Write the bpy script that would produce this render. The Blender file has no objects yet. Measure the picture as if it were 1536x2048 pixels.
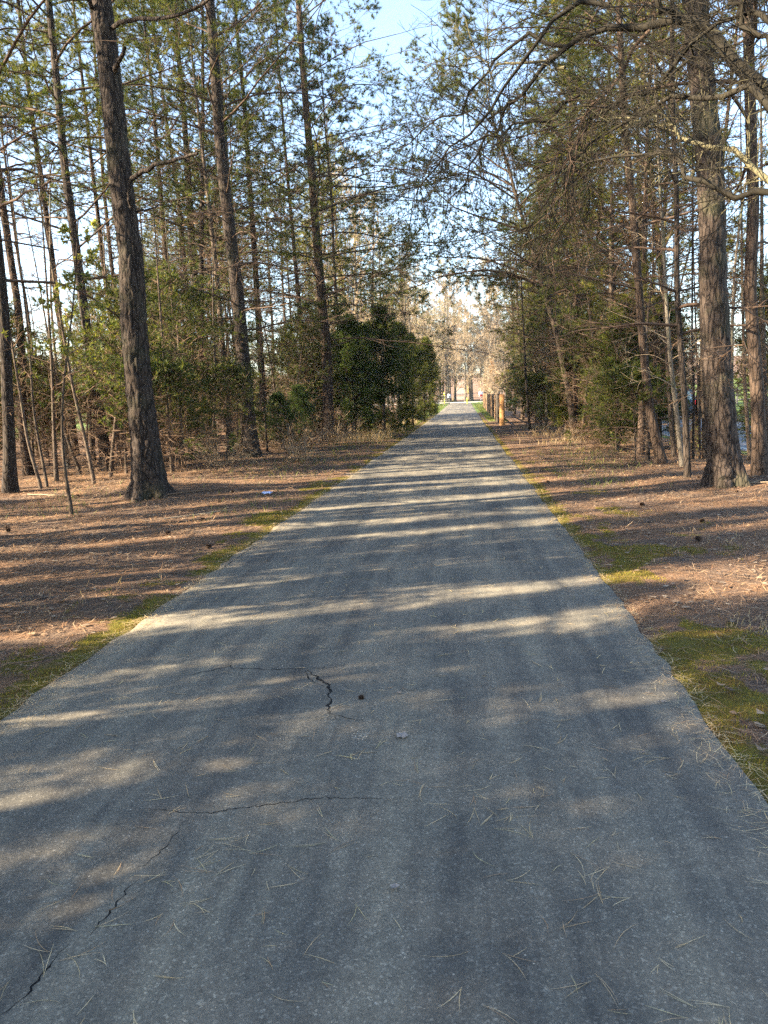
import bpy, math, random
import numpy as np
from mathutils import Matrix, Vector

D = bpy.data
SC = bpy.context.scene
R = math.radians

# ------------------------------------------------------------------ camera
CAM_H = 1.60
FPX, CX, CY = 1500.0, 768.0, 1024.0
YAW, PITCH, ROLL = 6.32, 8.54, -2.0
cd = D.cameras.new('camera')
cam = D.objects.new('camera', cd)
SC.collection.objects.link(cam)
M3 = (Matrix.Rotation(R(YAW), 4, 'Z') @ Matrix.Rotation(R(90 - PITCH), 4, 'X') @ Matrix.Rotation(R(ROLL), 4, 'Z'))
cam.matrix_world = Matrix.Translation((0, 0, CAM_H)) @ M3
cd.sensor_fit = 'VERTICAL'; cd.sensor_height = 24.0; cd.lens = 24.0 * FPX / 2048
cd.clip_start = 0.05; cd.clip_end = 2000
SC.camera = cam

# ------------------------------------------------------------------ light
SUN_AZ = (-0.93, -0.37)      # horizontal direction towards the sun
SUN_EL = 29.0
w = D.worlds.new("World"); SC.world = w; w.use_nodes = True
nt = w.node_tree
bg = nt.nodes['Background']; bg.inputs['Strength'].default_value = 0.082
sky = nt.nodes.new('ShaderNodeTexSky'); sky.sky_type = 'NISHITA'; sky.sun_disc = False
sky.sun_elevation = R(SUN_EL); sky.sun_rotation = math.atan2(SUN_AZ[0], SUN_AZ[1])
sky.air_density = 1.0; sky.dust_density = 0.8; sky.ozone_density = 1.3
nt.links.new(sky.outputs[0], bg.inputs['Color'])
sd = D.lights.new('sun', 'SUN'); sd.energy = 5.0; sd.angle = R(0.53); sd.color = (1.0, 0.85, 0.62)
sun = D.objects.new('sun', sd); SC.collection.objects.link(sun)
sv = Vector((SUN_AZ[0], SUN_AZ[1], 0)).normalized() * math.cos(R(SUN_EL)) + Vector((0, 0, math.sin(R(SUN_EL))))
sun.rotation_euler = sv.to_track_quat('Z', 'Y').to_euler()
SC.view_settings.view_transform = 'Standard'; SC.view_settings.look = 'None'
SC.view_settings.exposure = 2.9; SC.view_settings.gamma = 1.0; SC.view_settings.use_curve_mapping = False
SC.cycles.max_bounces = 6; SC.cycles.diffuse_bounces = 4; SC.cycles.glossy_bounces = 2
SC.cycles.transmission_bounces = 4; SC.cycles.transparent_max_bounces = 4
SC.cycles.use_denoising = False
SC.cycles.caustics_reflective = False; SC.cycles.caustics_refractive = False
SC.cycles.sample_clamp_indirect = 6

# ------------------------------------------------------------------ noise and terrain
_T = np.random.RandomState(5).rand(256, 256)
def vn(x, y, s=0):
    x = np.asarray(x, float) + 37.1 * s; y = np.asarray(y, float) + 91.7 * s
    xi = np.floor(x).astype(int); yi = np.floor(y).astype(int)
    fx = x - xi; fy = y - yi; fx = fx * fx * (3 - 2 * fx); fy = fy * fy * (3 - 2 * fy)
    a = _T[xi & 255, yi & 255]; b = _T[(xi + 1) & 255, yi & 255]
    c = _T[xi & 255, (yi + 1) & 255]; d = _T[(xi + 1) & 255, (yi + 1) & 255]
    return (a * (1 - fx) + b * fx) * (1 - fy) + (c * (1 - fx) + d * fx) * fy
def fb(x, y, s=0, o=4):
    r = 0; a = 0.5; t = 0
    for k in range(o):
        r = r + a * vn(np.asarray(x) * 2 ** k, np.asarray(y) * 2 ** k, s + k); t += a; a *= 0.5
    return r / t
def ss(a, b, x):
    t = np.clip((np.asarray(x, float) - a) / (b - a), 0, 1); return t * t * (3 - 2 * t)

PL, PR = -2.52, 1.20                                   # path edges
RD0, RD1 = 7.7, 13.7                                    # street edges
def edgeL(y): return PL + 0.10 * (fb(np.asarray(y) * 0.9, 3.3, 2) - .5) + 0.05 * (vn(np.asarray(y) * 5, 1.3, 7) - .5) + 0.30 * (ss(110, 122, y)) * 0
def edgeR(y): return PR + 0.08 * (fb(np.asarray(y) * 0.8, 8.3, 4) - .5) + 0.05 * (vn(np.asarray(y) * 5, 5.3, 9) - .5)
def rise(y): return 0.00006 * np.clip(np.asarray(y, float) - 30, 0, 105) ** 2
def gh(x, y):
    x = np.asarray(x, float); y = np.asarray(y, float)
    d = np.maximum(edgeL(y) - x, x - edgeR(y))
    out = ss(-0.13, 0.02, d + .10 * (fb(x * 7, y * 7, 12, 3) - .42))
    h = -0.035 * (1 - out)
    h = h + out * (0.012 * ss(0, .2, d) + 0.035 * (fb(x * 1.7, y * 1.7, 1) - .45) * ss(-.05, .5, d))
    h = h + 0.22 * (fb(x * .25, y * .25, 6) - .5) * ss(.3, 4, d) + .07 * (fb(x * .9, y * .9, 16) - .5) * ss(.5, 2, d)
    h = h + 0.16 * np.exp(-(((x + 5.9) / 1.3) ** 2 + ((y - 14.1) / 1.1) ** 2)) + 0.12 * np.exp(-(((x - 5.5) / 1.2) ** 2 + ((y - 12.4) / 1.1) ** 2))
    h = h - 0.16 * ss(5.0, 7.2, x) * (1 - 0)
    fl = ss(7.0, 7.5, x) * (1 - ss(13.9, 14.6, x))
    h = h * (1 - fl) + (-0.16) * fl
    h = h + 3.6 * ss(14, 70, x) + 2.4 * ss(24, 75, -x)
    return h + rise(y) + 10 * ss(168, 330, y)

def new_obj(name, me, mat=None, parent=None):
    o = D.objects.new(name, me); SC.collection.objects.link(o)
    if mat is not None:
        me.materials.clear()
        for m in (mat if isinstance(mat, (list, tuple)) else [mat]): me.materials.append(m)
    if parent is not None: o.parent = parent
    return o
def tag(o, label=None, cat=None, group=None, kind=None):
    if label: o['label'] = label
    if cat: o['category'] = cat
    if group: o['group'] = group
    if kind: o['kind'] = kind
    return o
def empty(name, loc, rz=0):
    o = D.objects.new(name, None); SC.collection.objects.link(o); o.location = loc; o.rotation_euler = (0, 0, rz)
    o.empty_display_size = .2
    return o

class MB:
    """collects vertices, quads and triangles as arrays; builds one mesh"""
    def __init__(s): s.v = []; s.q = []; s.t = []; s.n = 0
    def add(s, v, q=None, t=None):
        v = np.asarray(v, float).reshape(-1, 3)
        if q is not None and len(q): s.q.append(np.asarray(q, np.int64).reshape(-1, 4) + s.n)
        if t is not None and len(t): s.t.append(np.asarray(t, np.int64).reshape(-1, 3) + s.n)
        s.v.append(v); s.n += len(v)
    def tubes(s, P, r, n=5):
        """P [N,K,3], r [N,K]"""
        P = np.asarray(P, float); r = np.asarray(r, float)
        if P.ndim == 2: P = P[None]; r = r[None]
        N, K, _ = P.shape
        if N == 0: return
        T = np.gradient(P, axis=1); T /= np.linalg.norm(T, axis=2, keepdims=True) + 1e-9
        ref = np.where(np.abs(T[:, :1, 2:3]) > .9, np.array([[[1., 0, 0]]]), np.array([[[0., 0, 1.]]]))
        A = np.cross(T, ref); A /= np.linalg.norm(A, axis=2, keepdims=True) + 1e-9
        B = np.cross(T, A)
        th = np.arange(n) * 2 * math.pi / n
        V = P[:, :, None] + r[:, :, None, None] * (A[:, :, None] * np.cos(th)[None, None, :, None] + B[:, :, None] * np.sin(th)[None, None, :, None])
        b = (np.arange(N) * K * n)[:, None, None]; k = (np.arange(K - 1) * n)[None, :, None]; i = np.arange(n)[None, None, :]; j = (np.arange(n) + 1) % n
        j = j[None, None, :]
        Q = np.stack([b + k + i, b + k + j, b + k + n + j, b + k + n + i], -1)
        s.add(V, Q)
    def box(s, c, d, R3=None):
        x, y, z = np.array(d) / 2
        V = np.array([(-x, -y, -z), (x, -y, -z), (x, y, -z), (-x, y, -z), (-x, -y, z), (x, -y, z), (x, y, z), (-x, y, z)])
        if R3 is not None: V = V @ np.array(R3).T
        s.add(V + np.array(c), [(3, 2, 1, 0), (4, 5, 6, 7), (0, 1, 5, 4), (1, 2, 6, 5), (2, 3, 7, 6), (3, 0, 4, 7)])
    def mesh(s, name, smooth=False):
        me = D.meshes.new(name)
        V = np.concatenate(s.v) if s.v else np.zeros((0, 3))
        q = np.concatenate(s.q) if s.q else np.zeros((0, 4), np.int64)
        t = np.concatenate(s.t) if s.t else np.zeros((0, 3), np.int64)
        me.vertices.add(len(V)); me.vertices.foreach_set('co', V.astype(np.float32).ravel())
        nl = len(q) * 4 + len(t) * 3; me.loops.add(nl)
        me.loops.foreach_set('vertex_index', np.concatenate([q.ravel(), t.ravel()]).astype(np.int32))
        me.polygons.add(len(q) + len(t))
        ls = np.concatenate([np.arange(len(q)) * 4, len(q) * 4 + np.arange(len(t)) * 3]).astype(np.int32)
        me.polygons.foreach_set('loop_start', ls)
        if smooth: me.polygons.foreach_set('use_smooth', np.ones(len(q) + len(t), bool))
        me.update(calc_edges=True); me.validate()
        return me
    def build(s, name, mat, parent=None, smooth=False): return new_obj(name, s.mesh(name, smooth), mat, parent)

# ------------------------------------------------------------------ materials
class NT:
    def __init__(s, name):
        s.m = D.materials.new(name); s.m.use_nodes = True; s.t = s.m.node_tree; s.p = s.t.nodes['Principled BSDF']; s.out = s.t.nodes['Material Output']
        s.p.inputs['Specular IOR Level'].default_value = 0.25
    def n(s, typ, **kw):
        nd = s.t.nodes.new(typ)
        for k, v in kw.items():
            if k.startswith('i_'):
                key = k[2:]; nd.inputs[int(key) if key.isdigit() else key.replace('_', ' ')].default_value = v
            else: setattr(nd, k, v)
        return nd
    def l(s, a, b): s.t.links.new(a, b)
    def coord(s, scale=(1, 1, 1), obj=True):
        tc = s.n('ShaderNodeTexCoord'); mp = s.n('ShaderNodeMapping'); mp.inputs['Scale'].default_value = scale
        s.l(tc.outputs['Object'], mp.inputs['Vector']); return mp.outputs[0]
    def noise(s, vec, scale, detail=4, rough=.55):
        nd = s.n('ShaderNodeTexNoise'); nd.inputs['Scale'].default_value = scale; nd.inputs['Detail'].default_value = detail; nd.inputs['Roughness'].default_value = rough
        if vec is not None: s.l(vec, nd.inputs['Vector'])
        return nd.outputs['Fac']
    def ramp(s, fac, stops, interp='LINEAR'):
        nd = s.n('ShaderNodeValToRGB'); cr = nd.color_ramp; cr.interpolation = interp
        while len(cr.elements) < len(stops): cr.elements.new(.5)
        for e, (p, c) in zip(cr.elements, stops): e.position = p; e.color = (c[0], c[1], c[2], 1) if hasattr(c, '__len__') else (c, c, c, 1)
        s.l(fac, nd.inputs[0]); return nd.outputs[0]
    def mix(s, fac, a, b, blend='MIX'):
        nd = s.n('ShaderNodeMix', data_type='RGBA', blend_type=blend)
        for sock, v in ((nd.inputs[0], fac), (nd.inputs[6], a), (nd.inputs[7], b)):
            if hasattr(v, 'is_linked'): s.l(v, sock)
            elif hasattr(v, '__len__'): sock.default_value = (v[0], v[1], v[2], 1)
            else: sock.default_value = v
        return nd.outputs[2]
    def math(s, op, a, b=0.5):
        nd = s.n('ShaderNodeMath', operation=op)
        for sock, v in ((nd.inputs[0], a), (nd.inputs[1], b)):
            if hasattr(v, 'is_linked'): s.l(v, sock)
            else: sock.default_value = v
        return nd.outputs[0]
    def attr(s, name): return s.n('ShaderNodeAttribute', attribute_name=name).outputs['Fac']
    def base(s, c): 
        if hasattr(c, 'is_linked'): s.l(c, s.p.inputs['Base Color'])
        else: s.p.inputs['Base Color'].default_value = (c[0], c[1], c[2], 1)
    def rough(s, v): s.p.inputs['Roughness'].default_value = v
    def bump(s, h, strength=.5, dist=.01, prev=None):
        b = s.n('ShaderNodeBump'); b.inputs['Strength'].default_value = strength; b.inputs['Distance'].default_value = dist
        s.l(h, b.inputs['Height'])
        if prev is not None: s.l(prev, b.inputs['Normal'])
        s.l(b.outputs[0], s.p.inputs['Normal']); return b.outputs[0]

def simple(name, col, rough=.6, var=.15, scale=8, metal=0):
    m = NT(name); v = m.coord()
    f = m.noise(v, scale, 5)
    m.base(m.mix(f, [c * (1 - var * 2) for c in col], [min(1, c * (1 + var * 2)) for c in col])); m.rough(rough)
    m.p.inputs['Metallic'].default_value = metal
    m.bump(f, .15, .005)
    return m.m

def bark_mat(name, dark, mid, light, sc=1.0, moss=0.0):
    m = NT(name); v = m.coord((1, 1, .22)); v2 = m.coord()
    vo = m.n('ShaderNodeTexVoronoi', feature='DISTANCE_TO_EDGE'); vo.inputs['Scale'].default_value = 16 * sc
    wv = m.n('ShaderNodeVectorMath', operation='ADD'); nz = m.n('ShaderNodeTexNoise'); nz.inputs['Scale'].default_value = 9 * sc; nz.inputs['Detail'].default_value = 3
    sca = m.n('ShaderNodeVectorMath', operation='SCALE'); sca.inputs['Scale'].default_value = .09
    m.l(v, nz.inputs['Vector']); m.l(nz.outputs['Color'], sca.inputs[0]); m.l(v, wv.inputs[0]); m.l(sca.outputs[0], wv.inputs[1]); m.l(wv.outputs[0], vo.inputs['Vector'])
    pl = m.ramp(vo.outputs['Distance'], [(0, 0.), (.1, .75), (.4, 1.)])
    fine = m.noise(v2, 60 * sc, 5); big = m.noise(v2, 2.2, 3)
    c = m.mix(m.ramp(fine, [(.3, 0.), (.7, 1.)]), mid, light)
    oi = m.n('ShaderNodeObjectInfo')
    c = m.mix(m.math('MULTIPLY', big, .6), c, [x * .6 for x in mid])
    c = m.mix(pl, dark, c)
    if moss:
        mm = m.ramp(m.noise(v2, 1.4, 4), [(.52, 0.), (.66, moss)])
        c = m.mix(mm, c, (.10, .12, .05))
    rnd = m.ramp(oi.outputs['Random'], [(0, .75), (1, 1.2)])
    c = m.mix(1., c, rnd, 'MULTIPLY')
    m.base(c); m.rough(.95)
    h = m.mix(.25, pl, fine)
    m.bump(h, .9, .02 / sc)
    return m.m

def leaf_mat(name, cols, transl=.35, rough=.6, clump=1.3):
    """foliage: colour varies per needle cluster, per clump, per tree; light passes through"""
    m = NT(name); g = m.n('ShaderNodeNewGeometry'); oi = m.n('ShaderNodeObjectInfo'); v = m.coord()
    n = len(cols)
    c = m.ramp(g.outputs['Random Per Island'], [(i / max(1, n - 1), cc) for i, cc in enumerate(cols)])
    f = m.noise(v, clump, 3)
    k = m.ramp(f, [(.32, (.6, .62, .66)), (.68, (1.35, 1.28, 1.1))])
    c = m.mix(1., c, k, 'MULTIPLY')
    c = m.mix(1., c, m.ramp(oi.outputs['Random'], [(0, (.8, .85, .9)), (1, (1.2, 1.12, 1.0))]), 'MULTIPLY')
    m.base(c); m.rough(rough); m.p.inputs['Specular IOR Level'].default_value = .3
    tr = m.n('ShaderNodeBsdfTranslucent'); m.l(m.mix(1., c, (1.3, 1.35, .7), 'MULTIPLY'), tr.inputs['Color'])
    mx = m.n('ShaderNodeMixShader'); mx.inputs[0].default_value = transl
    m.l(m.p.outputs[0], mx.inputs[1]); m.l(tr.outputs[0], mx.inputs[2]); m.l(mx.outputs[0], m.out.inputs['Surface'])
    return m.m

MT = {}
MT['bark_pine'] = bark_mat('bark_pine', (.012, .008, .006), (.055, .035, .025), (.125, .086, .061))
MT['bark_big'] = bark_mat('bark_big', (.009, .006, .005), (.042, .029, .023), (.105, .078, .06), .9, .15)
MT['bark_dark'] = bark_mat('bark_dark', (.012, .009, .007), (.045, .033, .026), (.09, .068, .053), .9)
MT['bark_thin'] = bark_mat('bark_thin', (.03, .02, .015), (.10, .07, .05), (.19, .145, .105), 1.8, .3)
MT['bark_hard'] = bark_mat('bark_hard', (.04, .034, .027), (.13, .105, .08), (.25, .215, .17), 2.2, .5)
MT['twig'] = simple('twig', (.075, .048, .033), .9, .3, 5)
MT['twig_warm'] = simple('twig_warm', (.15, .095, .06), .9, .3, 4)
MT['twig_dark'] = simple('twig_dark', (.020, .016, .010), .9, .3, 3)
MT['twig_lichen'] = simple('twig_lichen', (.12, .105, .06), .95, .2, 30)
MT['twig_pale'] = simple('twig_pale', (.29, .22, .145), .95, .2, 2)
MT['needles'] = leaf_mat('needles', [(.026, .048, .020), (.055, .080, .024), (.10, .118, .028), (.165, .15, .036)], .45)
MT['needles_y'] = leaf_mat('needles_y', [(.055, .075, .020), (.105, .118, .024), (.17, .165, .03), (.24, .195, .045)], .48)
MT['cedar'] = leaf_mat('cedar', [(.026, .056, .024), (.052, .092, .030), (.092, .138, .036), (.15, .18, .042)], .42, clump=2.)
MT['cedar_y'] = leaf_mat('cedar_y', [(.045, .072, .02), (.095, .125, .026), (.16, .18, .032), (.24, .22, .045)], .42, clump=2.)
MT['dry'] = leaf_mat('dry', [(.16, .085, .04), (.24, .13, .06), (.32, .19, .10), (.12, .07, .04)], .35)
MT['bud'] = leaf_mat('bud', [(.18, .22, .05), (.26, .24, .09), (.12, .17, .04)], .4)
MT['straw'] = leaf_mat('straw', [(.18, .095, .05), (.33, .19, .11), (.44, .29, .18), (.13, .07, .04), (.56, .43, .30)], .15, .8, clump=.6)
MT['leaf_litter'] = leaf_mat('leaf_litter', [(.12, .07, .045), (.22, .145, .095), (.32, .24, .175), (.08, .05, .035), (.42, .34, .26)], .1, .75, clump=.8)
MT['grass'] = leaf_mat('grass', [(.055, .09, .02), (.10, .135, .028), (.18, .18, .05)], .35)
MT['moss'] = leaf_mat('moss', [(.10, .105, .014), (.17, .16, .022), (.25, .205, .035), (.17, .11, .04)], .3, .9)
MT['dry_grass'] = leaf_mat('dry_grass', [(.40, .28, .16), (.55, .42, .27), (.3, .19, .1)], .3)
MT['pathneedle'] = leaf_mat('pathneedle', [(.46, .34, .2), (.66, .54, .36), (.3, .18, .11), (.54, .48, .28)], .1, .6)
MT['pale_stone'] = simple('pale_stone', (.38, .34, .27), .8, .2, 20)

# ground
def ground_mat():
    m = NT('woodland_ground'); v = m.coord()
    n1 = m.noise(v, 1.1, 5, .6); n2 = m.noise(v, 9, 6, .65); n3 = m.noise(v, 70, 4, .7); n4 = m.noise(v, 3.3, 4, .6)
    straw = m.ramp(n3, [(.3, (.06, .032, .02)), (.45, (.15, .085, .05)), (.58, (.26, .16, .098)), (.75, (.42, .30, .20))])
    litter = m.ramp(n3, [(.3, (.05, .033, .024)), (.5, (.13, .088, .064)), (.65, (.24, .175, .13)), (.8, (.42, .35, .28))])
    c = m.mix(m.ramp(m.math('ADD', m.math('MULTIPLY', n1, .7), m.math('MULTIPLY', n2, .3)), [(.44, 0.), (.56, 1.)]), straw, litter)
    moss = m.ramp(n3, [(.25, (.065, .058, .012)), (.5, (.15, .13, .022)), (.75, (.24, .20, .045))])
    mossb = m.mix(m.ramp(n2, [(.35, 0.), (.6, 1.)]), moss, m.ramp(n4, [(.35, (.13, .07, .02)), (.65, (.15, .13, .022))]))
    a = m.math('ADD', m.math('ADD', m.attr('moss'), m.math('MULTIPLY', m.math('SUBTRACT', n2, .5), 1.3)), m.math('MULTIPLY', m.math('SUBTRACT', n4, .5), 1.3))
    c = m.mix(m.ramp(a, [(.5, 0.), (.75, .95)]), c, mossb)
    lawn = m.mix(n2, (.055, .10, .022), (.12, .155, .042))
    lawn = m.mix(m.ramp(n1, [(.5, 0.), (.75, .6)]), lawn, (.24, .24, .09))
    a = m.math('ADD', m.attr('lawn'), m.math('MULTIPLY', m.math('SUBTRACT', n2, .5), .7))
    c = m.mix(m.ramp(a, [(.4, 0.), (.6, 1.)]), c, lawn)
    a = m.math('ADD', m.attr('edge'), m.math('MULTIPLY', m.math('SUBTRACT', n2, .5), .8))
    c = m.mix(m.ramp(a, [(.5, 0.), (.7, .8)]), c, m.mix(n3, (.13, .10, .08), (.34, .28, .22)))
    m.base(c); m.rough(.95); m.p.inputs['Specular IOR Level'].default_value = .1
    h = m.math('ADD', m.math('MULTIPLY', n3, .35), n2)
    m.bump(h, 1., .09)
    return m.m
MT['ground'] = ground_mat()

def asphalt_mat(name, tint, sandy=True, speck=1.0):
    m = NT(name); v = m.coord(); vs = m.coord((1, .06, 1)); vs2 = m.coord((1, .10, 1))
    n_f = m.noise(v, 260, 3, .6); n_g = m.noise(v, 95, 4, .7); n_m = m.noise(v, 2.2, 5, .6); n_s = m.noise(vs, 2.6, 4, .6); n_s2 = m.noise(vs2, 9, 3, .6)
    c = m.ramp(n_g, [(.2, [t * .62 for t in tint]), (.5, tint), (.78, [t * 1.35 for t in tint])])
    c = m.mix(m.ramp(n_f, [(.35, 0.), (.8, .30)]), c, [t * 1.9 for t in tint])
    st = m.ramp(n_s, [(.34, (.62, .63, .66)), (.5, (1., 1., 1.)), (.66, (1.36, 1.32, 1.24))])
    c = m.mix(1., c, st, 'MULTIPLY')
    c = m.mix(1., c, m.ramp(n_s2, [(.35, (.80, .80, .82)), (.65, (1.2, 1.19, 1.16))]), 'MULTIPLY')
    if sandy:
        sx = m.n('ShaderNodeSeparateXYZ'); m.l(v, sx.inputs[0])
        c = m.mix(m.ramp(n_m, [(.45, 0.), (.7, .38)]), c, (.27, .215, .15))
        n_p = m.noise(v, 17, 5, .7); c = m.mix(1., c, m.ramp(n_p, [(.3, .80), (.5, 1.), (.7, 1.18)]), 'MULTIPLY')
        vg = m.n('ShaderNodeTexVoronoi'); vg.inputs['Scale'].default_value = 150; m.l(v, vg.inputs['Vector']); sg = m.n('ShaderNodeSeparateColor'); m.l(vg.outputs['Color'], sg.inputs[0]); c = m.mix(1., c, m.ramp(sg.outputs[0], [(0., .78), (.85, 1.05), (.94, 1.4), (1., 1.75)]), 'MULTIPLY')
        n_q = m.noise(v, .55, 3, .6); c = m.mix(1., c, m.ramp(n_q, [(.35, (.86, .86, .88)), (.65, (1.12, 1.11, 1.08))]), 'MULTIPLY')
        vo = m.n('ShaderNodeTexVoronoi'); vo.inputs['Scale'].default_value = 34; m.l(v, vo.inputs['Vector'])
        pk = m.ramp(vo.outputs['Distance'], [(.09, 1.), (.15, 0.)])
        sel = m.ramp(m.n('ShaderNodeSeparateColor').outputs[0], [(.0, 0.), (1., 1.)]) if False else None
        sc_ = m.n('ShaderNodeSeparateColor'); m.l(vo.outputs['Color'], sc_.inputs[0])
        pk = m.math('MULTIPLY', pk, m.ramp(sc_.outputs[0], [(.90, 0.), (.94, .7)]))
        c = m.mix(pk, c, (.42, .38, .31))
    m.base(c); m.rough(.82); m.p.inputs['Specular IOR Level'].default_value = .35
    b1 = m.bump(n_g, .3, .004); m.bump(n_f, .2, .002, b1)
    return m.m
MT['asphalt'] = asphalt_mat('asphalt', (.113, .102, .081))
MT['street'] = asphalt_mat('street', (.17, .17, .18), False)
MT['concrete'] = simple('concrete', (.30, .29, .27), .9, .08, 3)
MT['crack'] = simple('crack', (.006, .006, .006), 1., .1)

# ------------------------------------------------------------------ ground sheet
def axis(segs):
    a = []
    for x0, x1, st in segs: a.append(np.arange(x0, x1 - st * .01, st))
    a.append([segs[-1][1]]); return np.concatenate(a)
xs = axis([(-460, -120, 20), (-120, -40, 5), (-40, -12, 1), (-12, -4, .16), (-4, -2.9, .1), (-2.9, -2.1, .035), (-2.1, .8, .4), (.8, 1.7, .035), (1.7, 3, .08), (3, 8, .16), (8, 16, .5), (16, 40, 2), (40, 120, 6), (120, 460, 20)])
ys = axis([(-60, -4, 4), (-4, 1, .3), (1, 9, .06), (9, 16, .1), (16, 30, .25), (30, 60, .6), (60, 140, 2), (140, 300, 8), (300, 800, 50)])
X, Y = np.meshgrid(xs, ys, indexing='ij')
Z = gh(X, Y)
me_ = MB(); nx, ny = len(xs), len(ys)
i, j = np.meshgrid(np.arange(nx - 1), np.arange(ny - 1), indexing='ij')
Q = np.stack([i * ny + j, (i + 1) * ny + j, (i + 1) * ny + j + 1, i * ny + j + 1], -1).reshape(-1, 4)
me_.add(np.stack([X, Y, Z], -1), Q)
gme = me_.mesh('ground', True)
def moss_mask(x, y):
    dl = edgeL(y) - x; dr = x - edgeR(y)
    n = fb(x * .8, y * .45, 11)
    left = (1 - ss(.3, .8, dl + .5 * (n - .5))) * (dl > -.3) * .85
    right = (1 - ss(.3, 1.9, dr + 1.5 * (n - .5))) * (dr > -.3) * (1 - .4 * ss(7, 12, y))
    mk = np.maximum(left, right) * (0.25 + 1.0 * ss(.38, .62, fb(x * 1.6, y * .9, 14))) - .75 * ss(.42, .62, fb(x * 3.3, y * 2.2, 19))
    near = np.maximum((1 - ss(0, .35, dl)) * (dl > -.3), (1 - ss(0, .3, dr)) * (dr > -.3)) * ss(.12, .3, vn(y * .9, 4 + (x > 0) * 9, 3))
    return np.clip(np.maximum(mk, near * .9), 0, 1)
mk = moss_mask(X, Y)
dgr = np.maximum(edgeL(Y) - X, X - edgeR(Y))
lawn = np.maximum(ss(13.8, 15, X + 2 * (fb(X * .2, Y * .2, 3) - .5)), ss(25, 29, -X + 3 * (fb(X * .2, Y * .2, 8) - .5)))
lawn = np.maximum(lawn, ss(55, 80, Y) * (1 - ss(1.2, 3, dgr)) * .8)
lawn = lawn * (1 - ss(150, 160, Y))
lawn = np.maximum(lawn, .75 * ss(7.0, 7.4, X) * (1 - ss(7.7, 7.8, X)))
edge = .55 * (1 - ss(0.02, .5, dgr)) * ss(.4, .6, vn(Y * .7, 2.0, 5)) * (X < 0) + .35 * (1 - ss(0, .2, dgr))
for nm, a in (('moss', mk), ('lawn', lawn), ('edge', edge * (1 - mk))):
    at = gme.attributes.new(nm, 'FLOAT', 'POINT'); at.data.foreach_set('value', a.ravel().astype(np.float32))
tag(new_obj('ground', gme, MT['ground']), 'pine straw, leaf litter and moss covering the woodland floor', kind='structure')

# path sheet
py_ = axis([(-30, 0, 1), (0, 14, .06), (14, 40, .2), (40, 126, 1)])
us = np.array([0, .012, .03, .1, .25, .5, .75, .9, .97, .988, 1.])
EL, ER = edgeL(py_), edgeR(py_)
PX = EL[:, None] * (1 - us) + ER[:, None] * us
PYY = np.repeat(py_[:, None], len(us), 1)
drop = np.where((us < .001) | (us > .999), -.05, np.where((us < .02) | (us > .98), -.006, 0.))
def pz(x, y): return rise(y) + .004 * (fb(np.asarray(x) * .8, np.asarray(y) * .5, 21) - .5)
PZ = pz(PX, PYY) + drop
mb = MB(); n0, n1 = PX.shape
i, j = np.meshgrid(np.arange(n0 - 1), np.arange(n1 - 1), indexing='ij')
mb.add(np.stack([PX, PYY, PZ], -1), np.stack([i * n1 + j, i * n1 + j + 1, (i + 1) * n1 + j + 1, (i + 1) * n1 + j], -1).reshape(-1, 4))
tag(mb.build('path', MT['asphalt'], smooth=True), 'straight grey asphalt path running into the distance', kind='structure')
# street on the right, and the crossing at the far end
def strip(name, x0, x1, ylist, z, mat, label=None, n=2):
    mb = MB(); yy = np.array(ylist, float); xx = np.linspace(x0, x1, n)
    Xs, Ys = np.meshgrid(xx, yy, indexing='ij'); mb.add(np.stack([Xs, Ys, rise(Ys) + z], -1),
        np.array([[(i * len(yy) + j), ((i + 1) * len(yy) + j), ((i + 1) * len(yy) + j + 1), (i * len(yy) + j + 1)] for i in range(n - 1) for j in range(len(yy) - 1)]))
    o = mb.build(name, mat); o['kind'] = 'structure'
    if label: o['label'] = label
    return o
yl = np.arange(-40, 141, 3)
strip('street', RD0, RD1, yl, -.15, MT['street'], 'pale grey street seen through the trees on the right')
paint = simple('road_paint', (.7, .7, .66), .7, .06, 12)
strip('edge_line', RD0 + .18, RD0 + .30, yl, -.146, paint, 'white line along the near edge of the street')
strip('crossing_street', -60, 60, np.arange(126.2, 134, 1.9), .03, MT['concrete'], 'pale street crossing the far end of the path', n=30)

# cracks in the asphalt, as thin dark ribbons on it
def pix(px, py, Yw=None, Zw=0.0):
    """world point on the ray of a photo pixel, at height Zw or at distance Yw along the path"""
    d = M3.to_3x3() @ Vector(((px - CX) / FPX, (CY - py) / FPX, -1))
    t = (Yw / d.y) if Yw is not None else (Zw - CAM_H) / d.z
    return np.array([d.x * t, d.y * t, CAM_H + d.z * t])
rg = np.random.RandomState(3)
def crack(pts, w, mb):
    P = np.array([pix(*p)[:2] for p in pts]); out = []
    for a, b in zip(P[:-1], P[1:]):
        L = np.linalg.norm(b - a); n = max(2, int(L / .018)); t = np.linspace(0, 1, n, endpoint=False)
        out.append(a + (b - a) * t[:, None] + rg.normal(0, .0055, (n, 2)))
    P = np.concatenate(out + [P[-1:]]); T = np.gradient(P, axis=0); N = np.stack([-T[:, 1], T[:, 0]], 1); N /= np.linalg.norm(N, axis=1, keepdims=True) + 1e-9
    k = np.arange(len(P)); ww = w * .72 * (.25 + 1.1 * rg.rand(len(P))) * np.minimum(1, np.minimum(k, len(P) - 1 - k) / 6 + .15)
    A = P + N * ww[:, None] / 2; B = P - N * ww[:, None] / 2; z = (pz(P[:, 0], P[:, 1]) + .0012)[:, None]
    V = np.concatenate([np.hstack([A, z]), np.hstack([B, z])]); n = len(P)
    mb.add(V, [(i, i + n, i + n + 1, i + 1) for i in range(n - 1)])
mb = MB()
crack([(370, 1352), (420, 1341), (460, 1332), (470, 1336), (540, 1339), (610, 1338)], .010, mb)
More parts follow.
